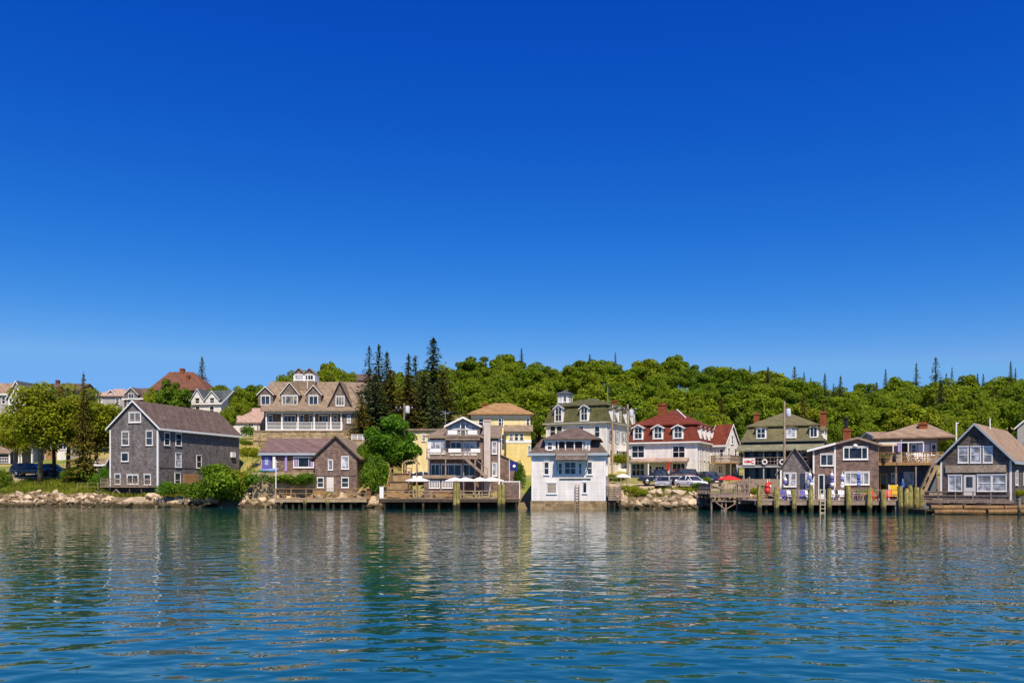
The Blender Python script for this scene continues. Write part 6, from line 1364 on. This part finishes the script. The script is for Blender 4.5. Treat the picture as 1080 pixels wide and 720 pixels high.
ro = link('rubble', quads_mesh('rubble', np.array(P), mat('brown_rubble', (.36, .26, .15), .9, 'rock', var=.3))); tag(ro, 'loose broken stone filling the gaps of the riprap banks', 'rubble', None, 'stuff')
# ================================================================ ground, road, water
GR = bpy.data.materials.new('grassy_ground'); nt, bs, out = nodes_of(GR); L = nt.links.new
tc = N(nt, 'ShaderNodeTexCoord'); n1 = N(nt, 'ShaderNodeTexNoise', i_Scale=.22, i_Detail=8.0); L(tc.outputs['Object'], n1.inputs['Vector']); n2 = N(nt, 'ShaderNodeTexNoise', i_Scale=2.5, i_Detail=6.0); L(tc.outputs['Object'], n2.inputs['Vector'])
m1 = N(nt, 'ShaderNodeMapRange', i_1=.42, i_2=.62); L(n1.outputs['Fac'], m1.inputs[0])
g = mixrgb(nt, n2.outputs['Fac'], (.10, .15, .015), (.20, .23, .025)); g = mixrgb(nt, m1.outputs[0], g, (.36, .28, .10))
sp = N(nt, 'ShaderNodeSeparateXYZ'); L(tc.outputs['Object'], sp.inputs[0]); ad = N(nt, 'ShaderNodeMath', operation='ADD'); L(sp.outputs[2], ad.inputs[0]); L(n2.outputs['Fac'], ad.inputs[1])
mz = N(nt, 'ShaderNodeMapRange', i_1=1.6, i_2=2.3); L(ad.outputs[0], mz.inputs[0]); g = mixrgb(nt, mz.outputs[0], (.17, .13, .07), g)
L(g, bs.inputs['Base Color']); bs.inputs['Roughness'].default_value = .95; bp = N(nt, 'ShaderNodeBump', i_Strength=.6, i_Distance=.1); L(n2.outputs['Fac'], bp.inputs['Height']); L(bp.outputs[0], bs.inputs['Normal'])
xs = sorted(set([-3000, -1500, -700, -400, -300, -220, -170, -140] + list(range(-120, 151, 1)) + [170, 200, 250, 320, 400, 700, 1500, 3000]))
ys = sorted(set([40, 50, 56] + list(range(60, 222, 1)) + [230, 245, 265, 300, 350, 420, 600, 1000, 2000, 4000]))
def sheet(name, xs, ys, cond, m, dz):
    idx = {}; v = []; f = []
    def vid(i, j):
        if (i, j) not in idx: idx[(i, j)] = len(v); v.append((xs[i], ys[j], HT(xs[i], ys[j]) + dz))
        return idx[(i, j)]
    for i in range(len(xs) - 1):
        for j in range(len(ys) - 1):
            if cond((xs[i] + xs[i + 1]) / 2, (ys[j] + ys[j + 1]) / 2): f.append((vid(i, j), vid(i + 1, j), vid(i + 1, j + 1), vid(i, j + 1)))
    me = bpy.data.meshes.new(name); me.from_pydata(v, [], f); me.materials.append(m); me.polygons.foreach_set('use_smooth', [True] * len(f)); o = link(name, me); tag(o, None, None, None, 'structure'); return o
sheet('ground', xs, ys, lambda x, y: True, GR, 0)
GRAV = mat('tan_gravel', (.50, .39, .24), .95, 'rock', var=.15, scale=.6)
ASPH = mat('grey_asphalt', (.09, .085, .08), .9, 'plain', var=.2, scale=.8)
sheet('parking_lot', xs, ys, lambda x, y: 10 < x < 27 and 8.5 < y - Ys(x) < 17.5, GRAV, .03)
sheet('shore_road', xs, ys, lambda x, y: -90 < x < -51 and 113 <= y <= 119, GRAV, .03)
sheet('gravel_yard', xs, ys, lambda x, y: 27 < x < 64 and y < 107 and y - Ys(x) > 3, mat('brown_packed_gravel', (.22, .17, .11), .95, 'rock', var=.2), .03)
sheet('street', xs, ys, lambda x, y: -14 < x < 90 and 107.9 < y < 112.1 and not (8 < x < 30), ASPH, .03)
# grass blades on the open banks
rg = np.random.default_rng(5); pts = []
for (xa, xb, ya, yb, n) in ((-64, -49, 103.5, 113, 9000), (-49, -31, 101.5, 106, 6000), (-32, -21, 98.5, 102, 5000), (-34, -28, 106, 128, 4000), (11, 22, 93, 99, 2600), (-49, -30, 106, 128, 4000)):
    for i in range(n):
        x, y = rg.uniform(xa, xb), rg.uniform(ya, yb)
        if y - Ys(x) > 3.0: pts.append((x, y, HT(x, y)))
pts = np.array(pts); n = len(pts); a = rg.uniform(0, 6.28, n); hgt = rg.uniform(.18, .5, n); wd = .06
dx = np.stack([np.cos(a) * wd, np.sin(a) * wd, np.zeros(n)], 1); tip = pts + np.stack([rg.normal(0, .12, n), rg.normal(0, .12, n), hgt], 1)
go = link('grass', quads_mesh('grass', np.stack([pts - dx, pts + dx, tip + dx * .2, tip - dx * .2], 1), leaf_mat('grass_blade', (.10, .18, .009), (.21, .26, .016), (.26, .24, .035), .35))); tag(go, 'uneven green grass covering the shore banks', 'grass', None, 'stuff')

WM = bpy.data.materials.new('harbour_water'); nt, bs, out = nodes_of(WM); L = nt.links.new
bs.inputs['Base Color'].default_value = (.003, .056, .052, 1); bs.inputs['Roughness'].default_value = .02; bs.inputs['IOR'].default_value = 1.65; bs.inputs['Specular IOR Level'].default_value = .5
tc = N(nt, 'ShaderNodeTexCoord')
def wave(scale, sx, sy, detail, rot=0):
    mp = N(nt, 'ShaderNodeMapping'); mp.inputs['Scale'].default_value = (sx, sy, 1); mp.inputs['Rotation'].default_value = (0, 0, R(rot)); L(tc.outputs['Object'], mp.inputs[0]); n = N(nt, 'ShaderNodeTexNoise', i_Scale=scale, i_Detail=detail, i_Roughness=.5); L(mp.outputs[0], n.inputs['Vector']); return n.outputs['Fac']
h = None
for sc_, sx, sy, dt, rot, amp in WAVES:
    w_ = wave(sc_, sx, sy, dt, rot); ml = N(nt, 'ShaderNodeMath', operation='MULTIPLY', i_1=amp); L(w_, ml.inputs[0])
    if h is None: h = ml.outputs[0]
    else: ad = N(nt, 'ShaderNodeMath', operation='ADD'); L(h, ad.inputs[0]); L(ml.outputs[0], ad.inputs[1]); h = ad.outputs[0]
bp = N(nt, 'ShaderNodeBump', i_Strength=1.0, i_Distance=1.0); L(h, bp.inputs['Height']); L(bp.outputs[0], bs.inputs['Normal'])
me = bpy.data.meshes.new('water'); me.from_pydata([(-3000, -3000, 0), (3000, -3000, 0), (3000, 125, 0), (-3000, 125, 0)], [], [(0, 1, 2, 3)]); me.materials.append(WM); tag(link('water', me), None, None, None, 'structure')

# ================================================================ light, sky, camera
SE, SAZ = R(54), R(13)       # sun height; sun a little to the right behind the camera
sd = Vector((math.sin(SAZ) * math.cos(SE), -math.cos(SAZ) * math.cos(SE), math.sin(SE)))
ld = bpy.data.lights.new('sun', 'SUN'); ld.energy = SUN; ld.angle = R(.53); ld.color = (1, .87, .70); lo = bpy.data.objects.new('sun', ld); COL.objects.link(lo); lo.rotation_euler = sd.to_track_quat('Z', 'Y').to_euler(); lo.location = (0, -50, 100)
w = bpy.data.worlds.new('World'); SC.world = w; w.use_nodes = True; nt = w.node_tree; nt.nodes.clear(); L = nt.links.new
sk = N(nt, 'ShaderNodeTexSky', sky_type='NISHITA'); sk.sun_disc = False; sk.sun_elevation = SE; sk.sun_rotation = R(180) - SAZ; sk.altitude = 0; sk.air_density = AIR; sk.dust_density = DUST; sk.ozone_density = OZONE
hs = N(nt, 'ShaderNodeHueSaturation', i_Saturation=SKYSAT); hs.inputs['Hue'].default_value = SKYHUE; L(sk.outputs[0], hs.inputs['Color'])
sr = N(nt, 'ShaderNodeSeparateColor'); cr = N(nt, 'ShaderNodeCombineColor'); L(hs.outputs[0], sr.inputs[0])
for ch, (pw_, gn, cap) in enumerate(SKYCURVE):     # the deep polarised blue of the photograph's clear sky
    a_ = N(nt, 'ShaderNodeMath', operation='MULTIPLY', i_1=.1); L(sr.outputs[ch], a_.inputs[0])
    c_ = N(nt, 'ShaderNodeMath', operation='MINIMUM', i_1=cap); L(a_.outputs[0], c_.inputs[0])
    p_ = N(nt, 'ShaderNodeMath', operation='POWER', i_1=pw_); L(c_.outputs[0], p_.inputs[0])
    g_ = N(nt, 'ShaderNodeMath', operation='MULTIPLY', i_1=gn * 10); L(p_.outputs[0], g_.inputs[0]); L(g_.outputs[0], cr.inputs[ch])
hs = cr
bg = N(nt, 'ShaderNodeBackground', i_Strength=SKYSTR); L(hs.outputs[0], bg.inputs[0]); ow = N(nt, 'ShaderNodeOutputWorld'); L(bg.outputs[0], ow.inputs[0])
cd = bpy.data.cameras.new('camera'); cam = bpy.data.objects.new('camera', cd); COL.objects.link(cam); cam.location = (0, 0, H0); cam.rotation_euler = (R(90), 0, 0)
cd.sensor_width = 36; cd.lens = 36 * F / 1080; cd.shift_y = (HY - 360) / 1080; cd.clip_end = 8000; cd.clip_start = .1; SC.camera = cam
SC.view_settings.view_transform = 'Standard'; SC.view_settings.look = 'None'; SC.view_settings.gamma = 1; SC.view_settings.exposure = EXPO
SC.render.engine = 'CYCLES'; SC.cycles.use_denoising = True; SC.cycles.max_bounces = 6; SC.cycles.transparent_max_bounces = 4; SC.cycles.use_adaptive_sampling = True; SC.cycles.adaptive_threshold = .01; SC.cycles.sample_clamp_indirect = 6
